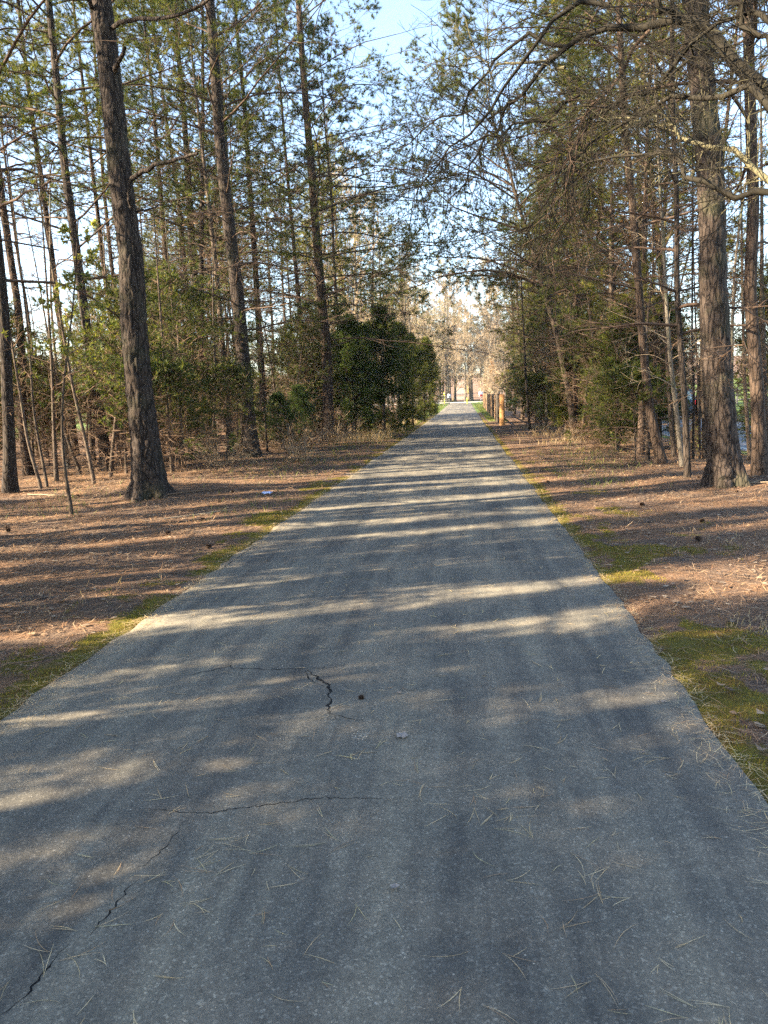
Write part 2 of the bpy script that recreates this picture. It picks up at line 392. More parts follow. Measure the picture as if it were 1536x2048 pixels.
crack([(460, 1332), (463, 1325)], .012, mb)
crack([(611, 1340), (614, 1352), (628, 1365), (648, 1372)], .012, mb)
crack([(616, 1340), (630, 1352), (655, 1368), (660, 1385), (656, 1392), (664, 1402), (655, 1420), (656, 1428)], .022, mb)
crack([(657, 1424), (668, 1430), (690, 1434), (712, 1440), (742, 1446)], .010, mb)
crack([(660, 1428), (654, 1440)], .006, mb); crack([(668, 1430), (678, 1440)], .006, mb)
crack([(610, 1338), (660, 1335), (705, 1325)], .006, mb)
crack([(290, 1618), (420, 1626), (480, 1616), (600, 1601), (640, 1595), (700, 1597), (770, 1596)], .006, mb)
crack([(365, 1648), (335, 1690), (290, 1730), (270, 1744)], .006, mb)
crack([(275, 1760), (235, 1805), (180, 1870)], .009, mb); crack([(140, 1888), (80, 1945), (60, 1985), (0, 2030)], .009, mb)
crack([(440, 1140), (480, 1112), (520, 1085)], .012, mb)
tag(mb.build('path_cracks', MT['crack']), 'dark branching cracks in the grey asphalt path', kind='structure')

# ------------------------------------------------------------------ tree building
def unit(a): return a / (np.linalg.norm(a, axis=-1, keepdims=True) + 1e-9)
def at_t(P, idx, t):
    K = P.shape[1]; f = np.clip(t, 0, .9999) * (K - 1); k = f.astype(int); fr = (f - k)[:, None]
    a = P[idx, k]; b = P[idx, k + 1]; return a * (1 - fr) + b * fr, unit(b - a)
def grow(P, idx, t, ang, L, K, rng, grav=0., wob=.1, flat=1., lift=0.):
    p, T = at_t(P, idx, t); M = len(idx)
    r = rng.normal(size=(M, 3)); r[:, 2] *= flat
    perp = unit(r - (r * T).sum(1, keepdims=True) * T)
    d = unit(np.cos(ang)[:, None] * T + np.sin(ang)[:, None] * perp + np.array([0, 0, lift]))
    out = [p]; st = (L / (K - 1))[:, None]
    for k in range(K - 1):
        p = p + d * st; out.append(p)
        d = unit(d + rng.normal(0, wob, (M, 3)) + np.array([0, 0, grav]))
    return np.stack(out, 1)
def tris(mb, p, ax, n, ln, wd, rng, spread=.9, bend=0.):
    """n thin pointed blades at each p around axis ax"""
    p = np.repeat(p, n, 0); ax = np.repeat(ax, n, 0); M = len(p)
    d = unit(ax + spread * rng.normal(size=(M, 3)))
    L = ln * (.6 + .6 * rng.rand(M, 1)); s = unit(np.cross(d, rng.normal(size=(M, 3)))) * wd * .5
    tip = p + d * L; tip[:, 2] -= bend * L[:, 0]
    V = np.stack([p - s, p + s, tip], 1)
    mb.add(V, t=np.arange(M * 3).reshape(-1, 3))

def trunk_mesh(mb, P, rad, sides=14, dz=.25, ridge=.05, flare=.35, seed=0, lobes=5):
    """P: polyline from the base up; rad(h): radius at height h over the base; furrowed surface"""
    P = np.asarray(P, float); s = np.concatenate([[0], np.cumsum(np.linalg.norm(np.diff(P, axis=0), axis=1))])
    n = max(6, int(s[-1] / dz)); u = (np.linspace(0, 1, n) ** 1.25) * s[-1]
    C = np.stack([np.interp(u, s, P[:, k]) for k in range(3)], 1)
    # smooth
    for _ in range(3): C[1:-1] = .25 * C[:-2] + .5 * C[1:-1] + .25 * C[2:]
    wobx = .02 * (vn(u * .8, 3.1, seed) - .5) * np.minimum(1, u); C[:, 0] += wobx
    th = np.arange(sides) * 2 * math.pi / sides
    U, TH = np.meshgrid(u, th, indexing='ij')
    r = np.interp(u, s, [rad(x) for x in s])[:, None]
    cx, sx = np.cos(TH), np.sin(TH)
    f = 1 + ridge * 2 * (fb(cx * 4 + 9, sx * 4 + U * 1.2, seed, 2) - .5) 
    if sides > 30:
        rr = np.abs(vn(TH * sides / 6.283 / 3.2 + 2.5 * vn(U * 2.2, TH * 2, 8), U * 5.5, seed + 3) - .5) * 2
        f = f + .10 * (ss(.05, .45, rr) - .6) * np.clip(.26 / r, .4, 1)
    fl = flare * np.exp(-U / .32) * (1 + .45 * np.sin(TH * lobes + seed) + .5 * (fb(cx * 2, sx * 2, seed + 1) - .5)) + .12 * np.exp(-U / 1.2)
    rr = r * f * (1 + fl)
    V = np.stack([C[:, 0, None] + rr * cx, C[:, 1, None] + rr * sx, np.repeat(C[:, 2, None], sides, 1)], -1)
    V[0, :, 2] -= .25
    i, j = np.meshgrid(np.arange(n - 1), np.arange(sides), indexing='ij'); j2 = (j + 1) % sides
    mb.add(V, np.stack([i * sides + j, i * sides + j2, (i + 1) * sides + j2, (i + 1) * sides + j], -1).reshape(-1, 4))
    return C

def pine_parts(P, H, rng, z0, zdead, nl, Lmax, tn=9, tl=.13, tw=.012, n2=7, n3=4, rb=.028, bias=None, deadfrac=.15, dens=1.):
    """limbs and needles of a pine whose trunk is polyline P (base first)"""
    P = np.asarray(P, float)[None]; K = P.shape[1]
    hz = P[0, :, 2] - P[0, 0, 2]
    hh = np.sort(z0 + (H * .985 - z0) * rng.rand(nl) ** .9)
    t = np.interp(hh, hz, np.linspace(0, 1, K)); rel = (hh - z0) / (H - z0)
    L = Lmax * (1 - rel) ** .65 * (.55 + .6 * rng.rand(nl)) + .4
    dead = (hh < zdead) | (rng.rand(nl) < deadfrac * (1 - rel)); L = np.where(hh < zdead, L * .75, L)
    az = np.arange(nl) * 2.4 + rng.rand(nl) * 1.2
    if bias is not None:
        pull = rng.rand(nl) < bias[1]; az = np.where(pull, bias[0] + rng.normal(0, .6, nl), az)
        L = np.where(pull, L * 1.25, L)
    el = .12 + .75 * rel + .25 * rng.rand(nl) - .1
    p, _ = at_t(P, np.zeros(nl, int), t); d = np.stack([np.cos(az) * np.cos(el), np.sin(az) * np.cos(el), np.sin(el)], 1)
    K1 = 9; out = [p]
    for k in range(K1 - 1):
        p = p + d * (L / (K1 - 1))[:, None]; out.append(p)
        d = unit(d + rng.normal(0, .11, (nl, 3)) + np.array([0, 0, 1.]) * np.where(k < 4, -.05, .045))
    A = np.stack(out, 1)
    r0 = np.clip(rb * L / Lmax * 1.3, .010, .06)
    mbA = MB(); mbN = MB()
    prof = np.linspace(1, .22, K1) ** 1.0
    mbA.tubes(A, r0[:, None] * prof, 5)
    i2 = np.repeat(np.arange(nl), n2); m = len(i2); t2 = .2 + .78 * rng.rand(m)
    L2 = (L[i2] * .36 * (1.15 - .7 * t2) + .12) * (.6 + .7 * rng.rand(m))
    B = grow(A, i2, t2, .75 + .35 * rng.rand(m), L2, 6, rng, .02, .11, .2)
    mbA.tubes(B, (np.clip(r0[i2] * .33, .004, .02))[:, None] * np.linspace(1, .4, 6), 4)
    i3 = np.repeat(np.arange(m), n3); q = len(i3); t3 = .15 + .84 * rng.rand(q)
    Cc = grow(B, i3, t3, .6 + .5 * rng.rand(q), (.10 + .38 * L2[i3]) * (.5 + .7 * rng.rand(q)), 4, rng, .04, .14, .4)
    mbA.tubes(Cc, np.full((q, 4), .0042) * np.linspace(1.2, .7, 4), 3)
    live2 = ~dead[i2]; live3 = live2[i3] & (rng.rand(q) < dens * .8)
    cl = np.where(live3)[0]
    if len(cl):
        for tt in (.99, .75, .5):
            p, T = at_t(Cc, cl, np.full(len(cl), tt)); tris(mbN, p, T + np.array([0, 0, .2]), tn, tl, tw, rng, .55)
        lb = np.where(live2 & (rng.rand(m) < dens))[0]
        p, T = at_t(B, lb, np.full(len(lb), .99)); tris(mbN, p, T + np.array([0, 0, .3]), tn * 2, tl, tw, rng, .8)
        la = np.where(~dead)[0]; p, T = at_t(A, la, np.full(len(la), .99)); tris(mbN, p, T, tn * 3, tl * 1.1, tw, rng, .8)
    return mbA, mbN

def lean_line(x, y, H, lx, ly, rng, n=9):
    h = np.linspace(0, 1, n); P = np.zeros((n, 3)); P[:, 2] = h * H
    P[:, 0] = x + lx * H * h + .25 * np.sin(h * 5 + rng.rand() * 6) * h; P[:, 1] = y + ly * H * h + .25 * np.sin(h * 4 + rng.rand() * 6) * h
    return P

def bare_parts(P, H, rng, z0, nl, Lmax, rb=.05, n2=8, n3=6, n4=4, up=.9, tr=.004, droop=.03, K1=9, last=.45):
    P = np.asarray(P, float)[None]; K = P.shape[1]; hz = P[0, :, 2] - P[0, 0, 2]
    hh = z0 + (H * .99 - z0) * rng.rand(nl); t = np.interp(hh, hz, np.linspace(0, 1, K)); rel = (hh - z0) / (H - z0)
    L = Lmax * (1.05 - rel * .8) * (.6 + .5 * rng.rand(nl)); az = np.arange(nl) * 2.4 + rng.rand(nl); el = up * (.6 + .5 * rng.rand(nl))
    p, _ = at_t(P, np.zeros(nl, int), t); d = np.stack([np.cos(az) * np.cos(el), np.sin(az) * np.cos(el), np.sin(el)], 1); out = [p]
    for k in range(K1 - 1):
        p = p + d * (L / (K1 - 1))[:, None]; out.append(p); d = unit(d + rng.normal(0, .14, (nl, 3)) + np.array([0, 0, droop]))
    A = np.stack(out, 1); r0 = rb * L / Lmax
    mb = MB(); mb.tubes(A, r0[:, None] * np.linspace(1, .2, K1), 5)
    i2 = np.repeat(np.arange(nl), n2); m = len(i2); t2 = .2 + .79 * rng.rand(m); L2 = L[i2] * .45 * (1.2 - .7 * t2) * (.6 + .6 * rng.rand(m))
    B = grow(A, i2, t2, .5 + .4 * rng.rand(m), L2, 6, rng, droop, .15)
    mb.tubes(B, (r0[i2] * .35)[:, None] * np.linspace(1, .35, 6), 4)
    i3 = np.repeat(np.arange(m), n3); q = len(i3); t3 = .15 + .84 * rng.rand(q); L3 = L2[i3] * last * (.5 + .7 * rng.rand(q))
    Cc = grow(B, i3, t3, .5 + .5 * rng.rand(q), L3, 5, rng, droop, .17)
    mb.tubes(Cc, np.maximum(tr * 1.4, r0[i2][i3] * .13)[:, None] * np.linspace(1, .6, 5), 3)
    E = Cc
    if n4:
        i4 = np.repeat(np.arange(q), n4); z = len(i4)
        E = grow(Cc, i4, .2 + .8 * rng.rand(z), .5 + .5 * rng.rand(z), L3[i4] * .5 * (.5 + .7 * rng.rand(z)), 3, rng, droop, .15)
        mb.tubes(E, np.full((z, 3), tr), 3)
    return mb, E, A

def cedar_parts(H, W, rng, nl=110, n2=10, n3=7, bw=.017, bl=.10, nb=6, z0=.25, top=1., sparse=1.):
    n = 7; P = np.zeros((1, n, 3)); P[0, :, 2] = np.linspace(0, H, n); P[0, 1:, :2] += rng.normal(0, .04, (n - 1, 2))
    rel = rng.rand(nl) ** .85; t = z0 / H + (1 - z0 / H) * rel * .98
    prof = np.clip(np.minimum(1, .6 + rel * 1.9) * (1 - rel ** 2.4) ** .6, .10, 1)
    L = W * prof * (.5 + .75 * rng.rand(nl)); az = np.arange(nl) * 2.4; el = .25 + .7 * rel + .3 * rng.rand(nl)
    p, _ = at_t(P, np.zeros(nl, int), t); d = np.stack([np.cos(az) * np.cos(el), np.sin(az) * np.cos(el), np.sin(el)], 1); out = [p]
    for k in range(6): p = p + d * (L / 6)[:, None]; out.append(p); d = unit(d + rng.normal(0, .16, (nl, 3)) + np.array([0, 0, .03]))
    A = np.stack(out, 1); mbA = MB(); mbN = MB()
    mbA.tubes(A, (.008 + .010 * L)[:, None] * np.linspace(1, .3, 7), 4)
    i2 = np.repeat(np.arange(nl), n2); m = len(i2); t2 = .25 + .74 * rng.rand(m)
    B = grow(A, i2, t2, .5 + .4 * rng.rand(m), (L[i2] * .4 * (1.1 - .6 * t2) + .08), 5, rng, .05, .12)
    mbA.tubes(B, np.full((m, 5), .005), 3)
    i3 = np.repeat(np.arange(m), n3); q = len(i3)
    keep = rng.rand(q) < sparse; i3 = i3[keep]; q = len(i3)
    Cc = grow(B, i3, .1 + .89 * rng.rand(q), .5 + .4 * rng.rand(q), .08 + .14 * rng.rand(q), 3, rng, .02, .1)
    for tt in (.98, .5):
        p, T = at_t(Cc, np.arange(q), np.full(q, tt)); tris(mbN, p, T, nb, bl, bw, rng, .6)
    return P[0], mbA, mbN

# object helpers --------------------------------------------------------------
def tree_obj(kind, loc, rz, parts):
    root = empty(kind, loc, rz)
    for nm, me, mat in parts: new_obj(nm, me, None, root)
    return root
def link_copy(root, name=None):
    c = root.copy(); SC.collection.objects.link(c)
    for ch in root.children:
        k = ch.copy(); SC.collection.objects.link(k); k.parent = c
    return c
TREES = []      # (root, kind) in view, for labels

def make_tree(kind, trunkP, rad, gen, mats, **kw):
    """one tree: trunk at world polyline trunkP; parts live relative to the base"""
    base = np.array(trunkP[0], float); P = np.asarray(trunkP, float) - base
    root = empty(kind, base)
    mb = MB(); trunk_mesh(mb, P, rad, **{k: v for k, v in kw.items() if k in ('sides', 'dz', 'ridge', 'flare', 'seed', 'lobes')})
    mb.build('trunk', MT[mats[0]], root, True)
    a = gen(P)
    a[0].build('branchwork', MT[mats[1]], root)
    if a[1] is not None and a[1].n: a[1].build('crown', MT[mats[2]], root)
    return root

def ground_pix(px, py):
    z = 0.
    for _ in range(8):
        p = pix(px, py, None, z); z = float(gh(p[0], p[1]))
    return np.array([p[0], p[1], z])
def gpt(x, y): return np.array([x, y, float(gh(x, y))])
def trunk_from(pxs, H, Yd=None):
    b = ground_pix(*pxs[0]) if Yd is None else None
    if Yd is not None:
        q = pix(pxs[0][0], pxs[0][1], Yd); b = gpt(q[0], Yd)
    P = [b] + [pix(x, y, b[1]) for x, y in pxs[1:]]
    P = [P[0]] + [p for p in P[1:] if p[2] > P[0][2] + .3]
    d = (P[-1] - P[max(0, len(P) - 3)]); d = d / d[2]
    top = b[2] + H; z = P[-1][2]
    if top > z + 1:
        for k in (1, 2, 3):
            zz = z + (top - z) * k / 3; P.append(P[-1] + np.array([d[0] * .6 * (zz - P[-1][2]), 0, zz - P[-1][2]]))
    return np.array(P)
def resample(P, n=14):
    s = np.concatenate([[0], np.cumsum(np.linalg.norm(np.diff(P, axis=0), axis=1))]); u = np.linspace(0, s[-1], n)
    return np.stack([np.interp(u, s, P[:, k]) for k in range(3)], 1)
def hero(kind, pxs, wpx, H, label, seed, Yd=None, mats=('bark_pine', 'twig', 'needles'), z0=4., zdead=7., nl=46, Lmax=4.5, sides=20, flare=.35, dz=.25, taper=.8, group=None, cat='tree', gen=None, grow_kw=None, ridge=.05):
    P = trunk_from(pxs, H, Yd); b = P[0]; r0 = wpx / FPX * b[1] / 2
    rng = np.random.RandomState(seed)
    rad = lambda h: max(.012, r0 * (1 - taper * (h / H)) if h < H * .8 else r0 * (1 - taper * .8) * max(.1, (H - h) / (H * .2)))
    kw = dict(tn=20, tl=.17, tw=.006 + .0002 * b[1]); kw.update(grow_kw or {})
    g = gen or (lambda Q: pine_parts(resample(Q), H, rng, z0, zdead, nl, Lmax, **kw))
    t = make_tree(kind, P, rad, lambda Q: g(Q), mats, sides=sides, dz=dz, seed=seed, flare=flare, ridge=ridge)
    tag(t, label, cat, group); TREES.append(t)
    return t, P

# ---- left wood: trunks one can follow in the photograph
big, BP = hero('pine_tree', [(302, 983), (288, 870), (278, 773), (267, 640), (261, 500), (247, 400), (237, 320), (222, 170), (203, 0)], 56, 21,
     'thickest pine on the left, furrowed bark, root flare and broken limb stubs', 11, mats=('bark_big', 'twig', 'needles'), z0=8.6, zdead=10, nl=42, Lmax=5, sides=72, dz=.05, flare=.55, ridge=.04)
def limb(root, mat, pts, r0, r1, seed=0, name='limb', twigs=0, tw=.004, lt=.5):
    """one named limb from photo points given as (px, py, world y)"""
    b = np.array(root.location); P = np.array([pix(*p) for p in pts]) - b
    P = resample(P, 12); rg_ = np.random.RandomState(seed); P[1:-1] += rg_.normal(0, .045 if twigs else .012, (10, 3))
    mb = MB(); mb.tubes(P, np.linspace(r0, r1, 12), 8)
    if twigs:
        i = np.zeros(twigs, int); B = grow(P[None], i, .15 + .84 * rg_.rand(twigs), .5 + .5 * rg_.rand(twigs), lt * (.5 + rg_.rand(twigs)), 6, rg_, -.02, .16)
        mb.tubes(B, np.full((twigs, 6), tw * 2) * np.linspace(1, .45, 6), 4)
        i = np.repeat(np.arange(twigs), 5); B2 = grow(B, i, .1 + .89 * rg_.rand(len(i)), .5 + .5 * rg_.rand(len(i)), lt * .45 * (.4 + rg_.rand(len(i))), 5, rg_, -.01, .18)
        mb.tubes(B2, np.full((len(i), 5), tw) * np.linspace(1.1, .7, 5), 3)
        i = np.repeat(np.arange(len(B2)), 3); B3 = grow(B2, i, .1 + .89 * rg_.rand(len(i)), .5 + .5 * rg_.rand(len(i)), lt * .22 * (.4 + rg_.rand(len(i))), 4, rg_, 0, .18)
        mb.tubes(B3, np.full((len(i), 4), tw * .75), 3)
    return mb.build(name, MT[mat], root, True)
bs = np.array(big.location) * 0; yb = BP[0][1]
limb(big, 'bark_big', [(250, 366, yb), (276, 346, yb - .2), (320, 326, yb - .5), (362, 316, yb - .7), (396, 307, yb - .9)], .045, .022, 1)
limb(big, 'bark_big', [(236, 318, yb), (212, 304, yb + .2), (186, 296, yb + .3), (166, 292, yb + .4)], .034, .016, 2)
limb(big, 'bark_big', [(220, 58, yb), (240, 44, yb - .3), (290, 38, yb - .6), (345, 32, yb - .9), (395, 18, yb - 1.1), (425, -8, yb - 1.3)], .04, .022, 3)
limb(big, 'bark_big', [(226, 148, yb), (236, 124, yb - .3), (244, 108, yb - .45), (250, 95, yb - .5)], .05, .028, 4)
limb(big, 'bark_big', [(214, 46, yb), (190, 20, yb - .1), (172, -8, yb - .3)], .05, .03, 5)
limb(big, 'bark_big', [(268, 428, yb), (292, 420, yb + .1), (326, 410, yb + .2)], .022, .010, 6)
limb(big, 'bark_big', [(262, 415, yb - .22), (258, 395, yb - .35), (262, 360, yb - .42)], .04, .02, 7)

hero('pine_tree', [(502, 914), (492, 800), (483, 680), (471, 560), (459, 460), (448, 360), (440, 290), (430, 150), (420, 0)], 31, 22,
     'tall straight pine with purple-brown bark, second thickest trunk of the left wood', 12, z0=3.6, zdead=8.5, nl=64, Lmax=5.2, sides=28, dz=.16, mats=('bark_big', 'twig', 'needles'), grow_kw=dict(dens=.8))
hero('pine_tree', [(657, 883), (655, 760), (652, 680), (645, 620), (637, 520), (627, 400), (619, 290), (608, 170), (596, 0)], 22, 24,
     'pine nearest the dark cedars, long drooping limbs reaching right over the path', 13, z0=3.6, zdead=4.6, nl=104, Lmax=7.2, sides=22, dz=.2, grow_kw=dict(bias=(.15, .42), n2=9, n3=5))
hero('pine_tree', [(690, 872), (684, 760), (678, 660), (668, 540), (664, 400), (656, 330), (650, 250)], 9, 17,
     'thin reddish pine stem just right of the pine with drooping limbs', 14, z0=4, zdead=9, nl=40, Lmax=3.2, sides=10, mats=('bark_thin', 'twig_warm', 'needles'))
hero('pine_tree', [(530, 880), (524, 760), (521, 706), (514, 600), (508, 480), (500, 380), (488, 200), (474, 60)], 15, 23,
     'sunlit pine trunk standing right behind the purple-brown straight pine', 15, z0=5, zdead=8, nl=60, Lmax=4.8, sides=16)
hero('pine_tree', [(424, 885), (418, 800), (404, 690), (394, 600), (385, 520), (378, 380), (366, 203), (352, 60)], 20, 22,
     'dark pine between the thickest pine and the purple-brown one', 16, z0=5, zdead=8, nl=60, Lmax=5, sides=16, mats=('bark_dark', 'twig', 'needles'))
hero('pine_tree', [(352, 900), (345, 640), (338, 560), (330, 500), (318, 338), (306, 200), (290, 60)], 12, 21,
     'slim pale pine close behind the right side of the thickest pine', 17, Yd=30, z0=6, zdead=9, nl=50, Lmax=4.2, sides=12)
hero('pine_tree', [(400, 880), (386, 700), (372, 560), (358, 400), (337, 270), (310, 80)], 13, 22,
     'slim pine crossing behind the dark pine, its trunk bending to the left', 18, Yd=34, z0=6, zdead=9, nl=52, Lmax=4.4, sides=12)
hero('pine_tree', [(214, 942), (200, 828), (183, 732), (172, 640), (160, 560), (148, 470), (129, 338), (117, 203), (106, 90), (97, 0)], 21, 21,
     'mossy green pine left of the thickest pine, leaning left', 19, z0=4.5, zdead=7.5, nl=60, Lmax=5, sides=22, mats=('bark_dark', 'twig', 'needles_y'), grow_kw=dict(dens=.85))
hero('pine_tree', [(152, 925), (137, 773), (128, 691), (115, 609), (104, 510), (85, 372), (69, 271), (56, 169), (40, 34)], 15, 21,
     'slender pine to the left of the mossy pine, trunk reaching the top left corner', 20, Yd=25, z0=5, zdead=8, nl=55, Lmax=4.5, sides=14, mats=('bark_pine', 'twig', 'needles_y'))
hero('pine_tree', [(246, 900), (224, 660), (203, 500), (192, 400), (180, 300), (165, 160), (150, 40)], 12, 21,
     'thin pine seen just left of the thickest pine, further left of a pair', 21, Yd=28, z0=6, zdead=9, nl=50, Lmax=4, sides=12)
hero('pine_tree', [(262, 900), (240, 660), (222, 520), (210, 400), (202, 300), (190, 120)], 11, 21,
     'thin pine touching the left side of the thickest pine, nearer one of a pair', 22, Yd=31, z0=6, zdead=9, nl=50, Lmax=4, sides=12)
hero('pine_tree', [(20, 986), (18, 860), (14, 740), (8, 620), (-6, 480), (-20, 380)], 24, 19,
     'dark pine cut by the left edge of the photo', 23, z0=4, zdead=6, nl=50, Lmax=4.5, sides=18, mats=('bark_dark', 'twig', 'needles'))
hero('pine_tree', [(57, 950), (44, 850), (44, 719), (36, 609), (18, 500), (4, 400), (-14, 260)], 18, 20,
     'orange-lit pine second from the left edge of the photo', 24, z0=5, zdead=7, nl=50, Lmax=4.2, sides=16)
hero('pine_tree', [(76, 930), (70, 780), (63, 690), (52, 600), (38, 527), (24, 420)], 8, 17,
     'very thin pine right of the orange-lit pine', 25, Yd=24, z0=5, zdead=8, nl=36, Lmax=3, sides=8, mats=('bark_thin', 'twig', 'needles'))
# sapling in front and the thin stems behind it
def sap_gen(H, seed, leafy, z0=1., nl=16, Lm=.9):
    rng = np.random.RandomState(seed)
    def g(Q):
        mb, E, A = bare_parts(resample(Q), H, rng, z0, nl, Lm, rb=.011, n2=4, n3=3, n4=0, up=.6, tr=.003, droop=0.)
        N = MB()
        if leafy:
            k = np.where(E[:, -1, 2] > H * .45)[0]; p, T = at_t(E, k, np.full(len(k), .99)); tris(N, p, T, 5, .07, .03, rng, .9)
            p, T = at_t(E, k, np.full(len(k), .5)); tris(N, p, T, 4, .07, .03, rng, .9)
        return mb, N
    return g
hero('sapling', [(145, 1031), (128, 937), (121, 840), (126, 760), (137, 691), (145, 631), (150, 590)], 7.5, 4.4,
     'leaning sapling with fresh green leaves in front of the left wood', 26, gen=sap_gen(4.4, 26, True, 1.6, 22, 1.0), sides=8, flare=.1, mats=('bark_thin', 'twig_warm', 'bud'))
for k, (a, b_, c_, w_, lb) in enumerate([
        ((95, 975), (66, 823), (60, 700), 6, 'thin sunlit stem leaning left, left of the leafy sapling'),
        ((83, 977), (55, 883), (40, 780), 7, 'thin dark stem leaning left beside the orange-lit pine'),
        ((113, 962), (108, 860), (104, 740), 9, 'short straight dark stem directly behind the leafy sapling'),
        ((162, 949), (128, 861), (110, 740), 7, 'pale curved stem crossing behind the leafy sapling'),
        ((189, 968), (172, 880), (146, 780), 8, 'reddish stem between the leafy sapling and the mossy pine'),
        ((240, 930), (232, 840), (226, 740), 8, 'dark thin stem just left of the foot of the thickest pine'),
        ((345, 945), (338, 860), (330, 740), 8, 'thin stem just right of the foot of the thickest pine'),
        ((368, 925), (362, 840), (352, 720), 7, 'slight grey stem between the thickest pine and the dark pine')]):
    hero('young_tree', [a, b_, c_], w_, 6.5, lb, 40 + k, gen=sap_gen(6.5, 40 + k, False, 1.0, 26, 1.3), sides=8, flare=.1, mats=('bark_thin', 'twig_warm', 'bud'))

# ---- right wood
rb, RP = hero('pine_tree', [(1456, 970), (1444, 880), (1436, 760), (1431, 660), (1427, 560), (1425, 440), (1418, 305), (1406, 200), (1397, 100), (1389, 0)], 52, 20,
     'thickest pine on the right, dark plated bark, warm lit higher up', 31, mats=('bark_big', 'twig', 'needles'), z0=7.4, zdead=10, nl=40, Lmax=5, sides=72, dz=.05, flare=.48, ridge=.04, taper=.55)
hero('pine_tree', [(1324, 928), (1298, 812), (1289, 721), (1279, 608), (1268, 440), (1258, 338), (1246, 169), (1240, 60)], 17, 18,
     'reddish slim pine leaning left, standing left of the thickest pine on the right', 32, z0=3.0, zdead=6, nl=60, Lmax=4, sides=22, dz=.15, mats=('bark_pine', 'twig', 'needles_y'), grow_kw=dict(dens=.8))
hero('dead_tree', [(1375, 957), (1372, 850), (1366, 754), (1356, 625), (1353, 560), (1354, 508), (1351, 338), (1346, 230)], 12, 12,
     'thin black trunk close left of the thickest pine on the right', 33, z0=2.2, zdead=20, nl=44, Lmax=2.2, sides=14, mats=('bark_dark', 'twig', 'needles'), flare=.1, taper=.6)
hero('young_tree', [(1365, 948), (1361, 900), (1352, 818), (1342, 740), (1334, 640)], 10, 8,
     'pale sunlit stem touching the thin black trunk on the right', 34, Yd=15.5, gen=sap_gen(8, 34, False, 1.5, 30, 1.6), sides=10, flare=.1, mats=('bark_hard', 'twig_pale', 'bud'))
hero('pine_tree', [(1521, 950), (1516, 818), (1507, 689), (1500, 592), (1507, 406), (1500, 203), (1497, 0)], 25, 19,
     'brown pine near the right edge of the photo', 35, z0=3.5, zdead=5, nl=56, Lmax=4.5, sides=22, dz=.2, mats=('bark_pine', 'twig', 'needles_y'))
hero('pine_tree', [(1150, 876), (1138, 786), (1124, 721), (1112, 660), (1084, 575), (1060, 474), (1040, 423), (1019, 338), (985, 240)], 12, 14,
     'crooked grey pine leaning far left over the path verge behind the fence', 36, z0=3, zdead=4.5, nl=60, Lmax=4.8, sides=14, mats=('bark_thin', 'twig', 'needles'), grow_kw=dict(bias=(3.0, .4)))
for k, (a, b_, c_, w_, lb, dy) in enumerate([
        ((1386, 925), (1387, 760), (1384, 600), 5, 'thin dark stem right beside the thin black trunk', 17),
        ((1400, 925), (1396, 780), (1388, 560), 4, 'thin dark stem in the gap left of the thickest right pine', 18),
        ((1411, 915), (1407, 800), (1402, 600), 10, 'pale sunlit stem half hidden by the thickest right pine', 18),
        ((1348, 930), (1338, 780), (1326, 560), 9, 'reddish stem left of the thin black trunk', 19),
        ((1310, 900), (1312, 760), (1306, 520), 8, 'dark stem right behind the reddish slim pine', 21),
        ((1238, 900), (1236, 760), (1226, 520), 9, 'dark stem in the thicket left of the reddish slim pine', 24),
        ((1210, 905), (1196, 780), (1172, 560), 6, 'thin stem rising out of the yellow-green cedar', 25),
        ((1060, 868), (1052, 760), (1046, 640), 5, 'thin black sapling beyond the nearest fence post', 34),
        ((1500, 930), (1488, 760), (1484, 500), 8, 'grey stem left of the brown pine near the right edge', 19),
        ((1536, 935), (1528, 760), (1524, 560), 12, 'sunlit stem on the right edge of the photo', 18)]):
    hero('young_tree', [a, b_, c_], w_, 9, lb, 60 + k, Yd=dy, gen=sap_gen(9, 60 + k, False, 1.2, 34, 1.6), sides=8, flare=.1, mats=('bark_dark' if 'dark' in lb or 'black' in lb else 'bark_thin', 'twig', 'bud'))

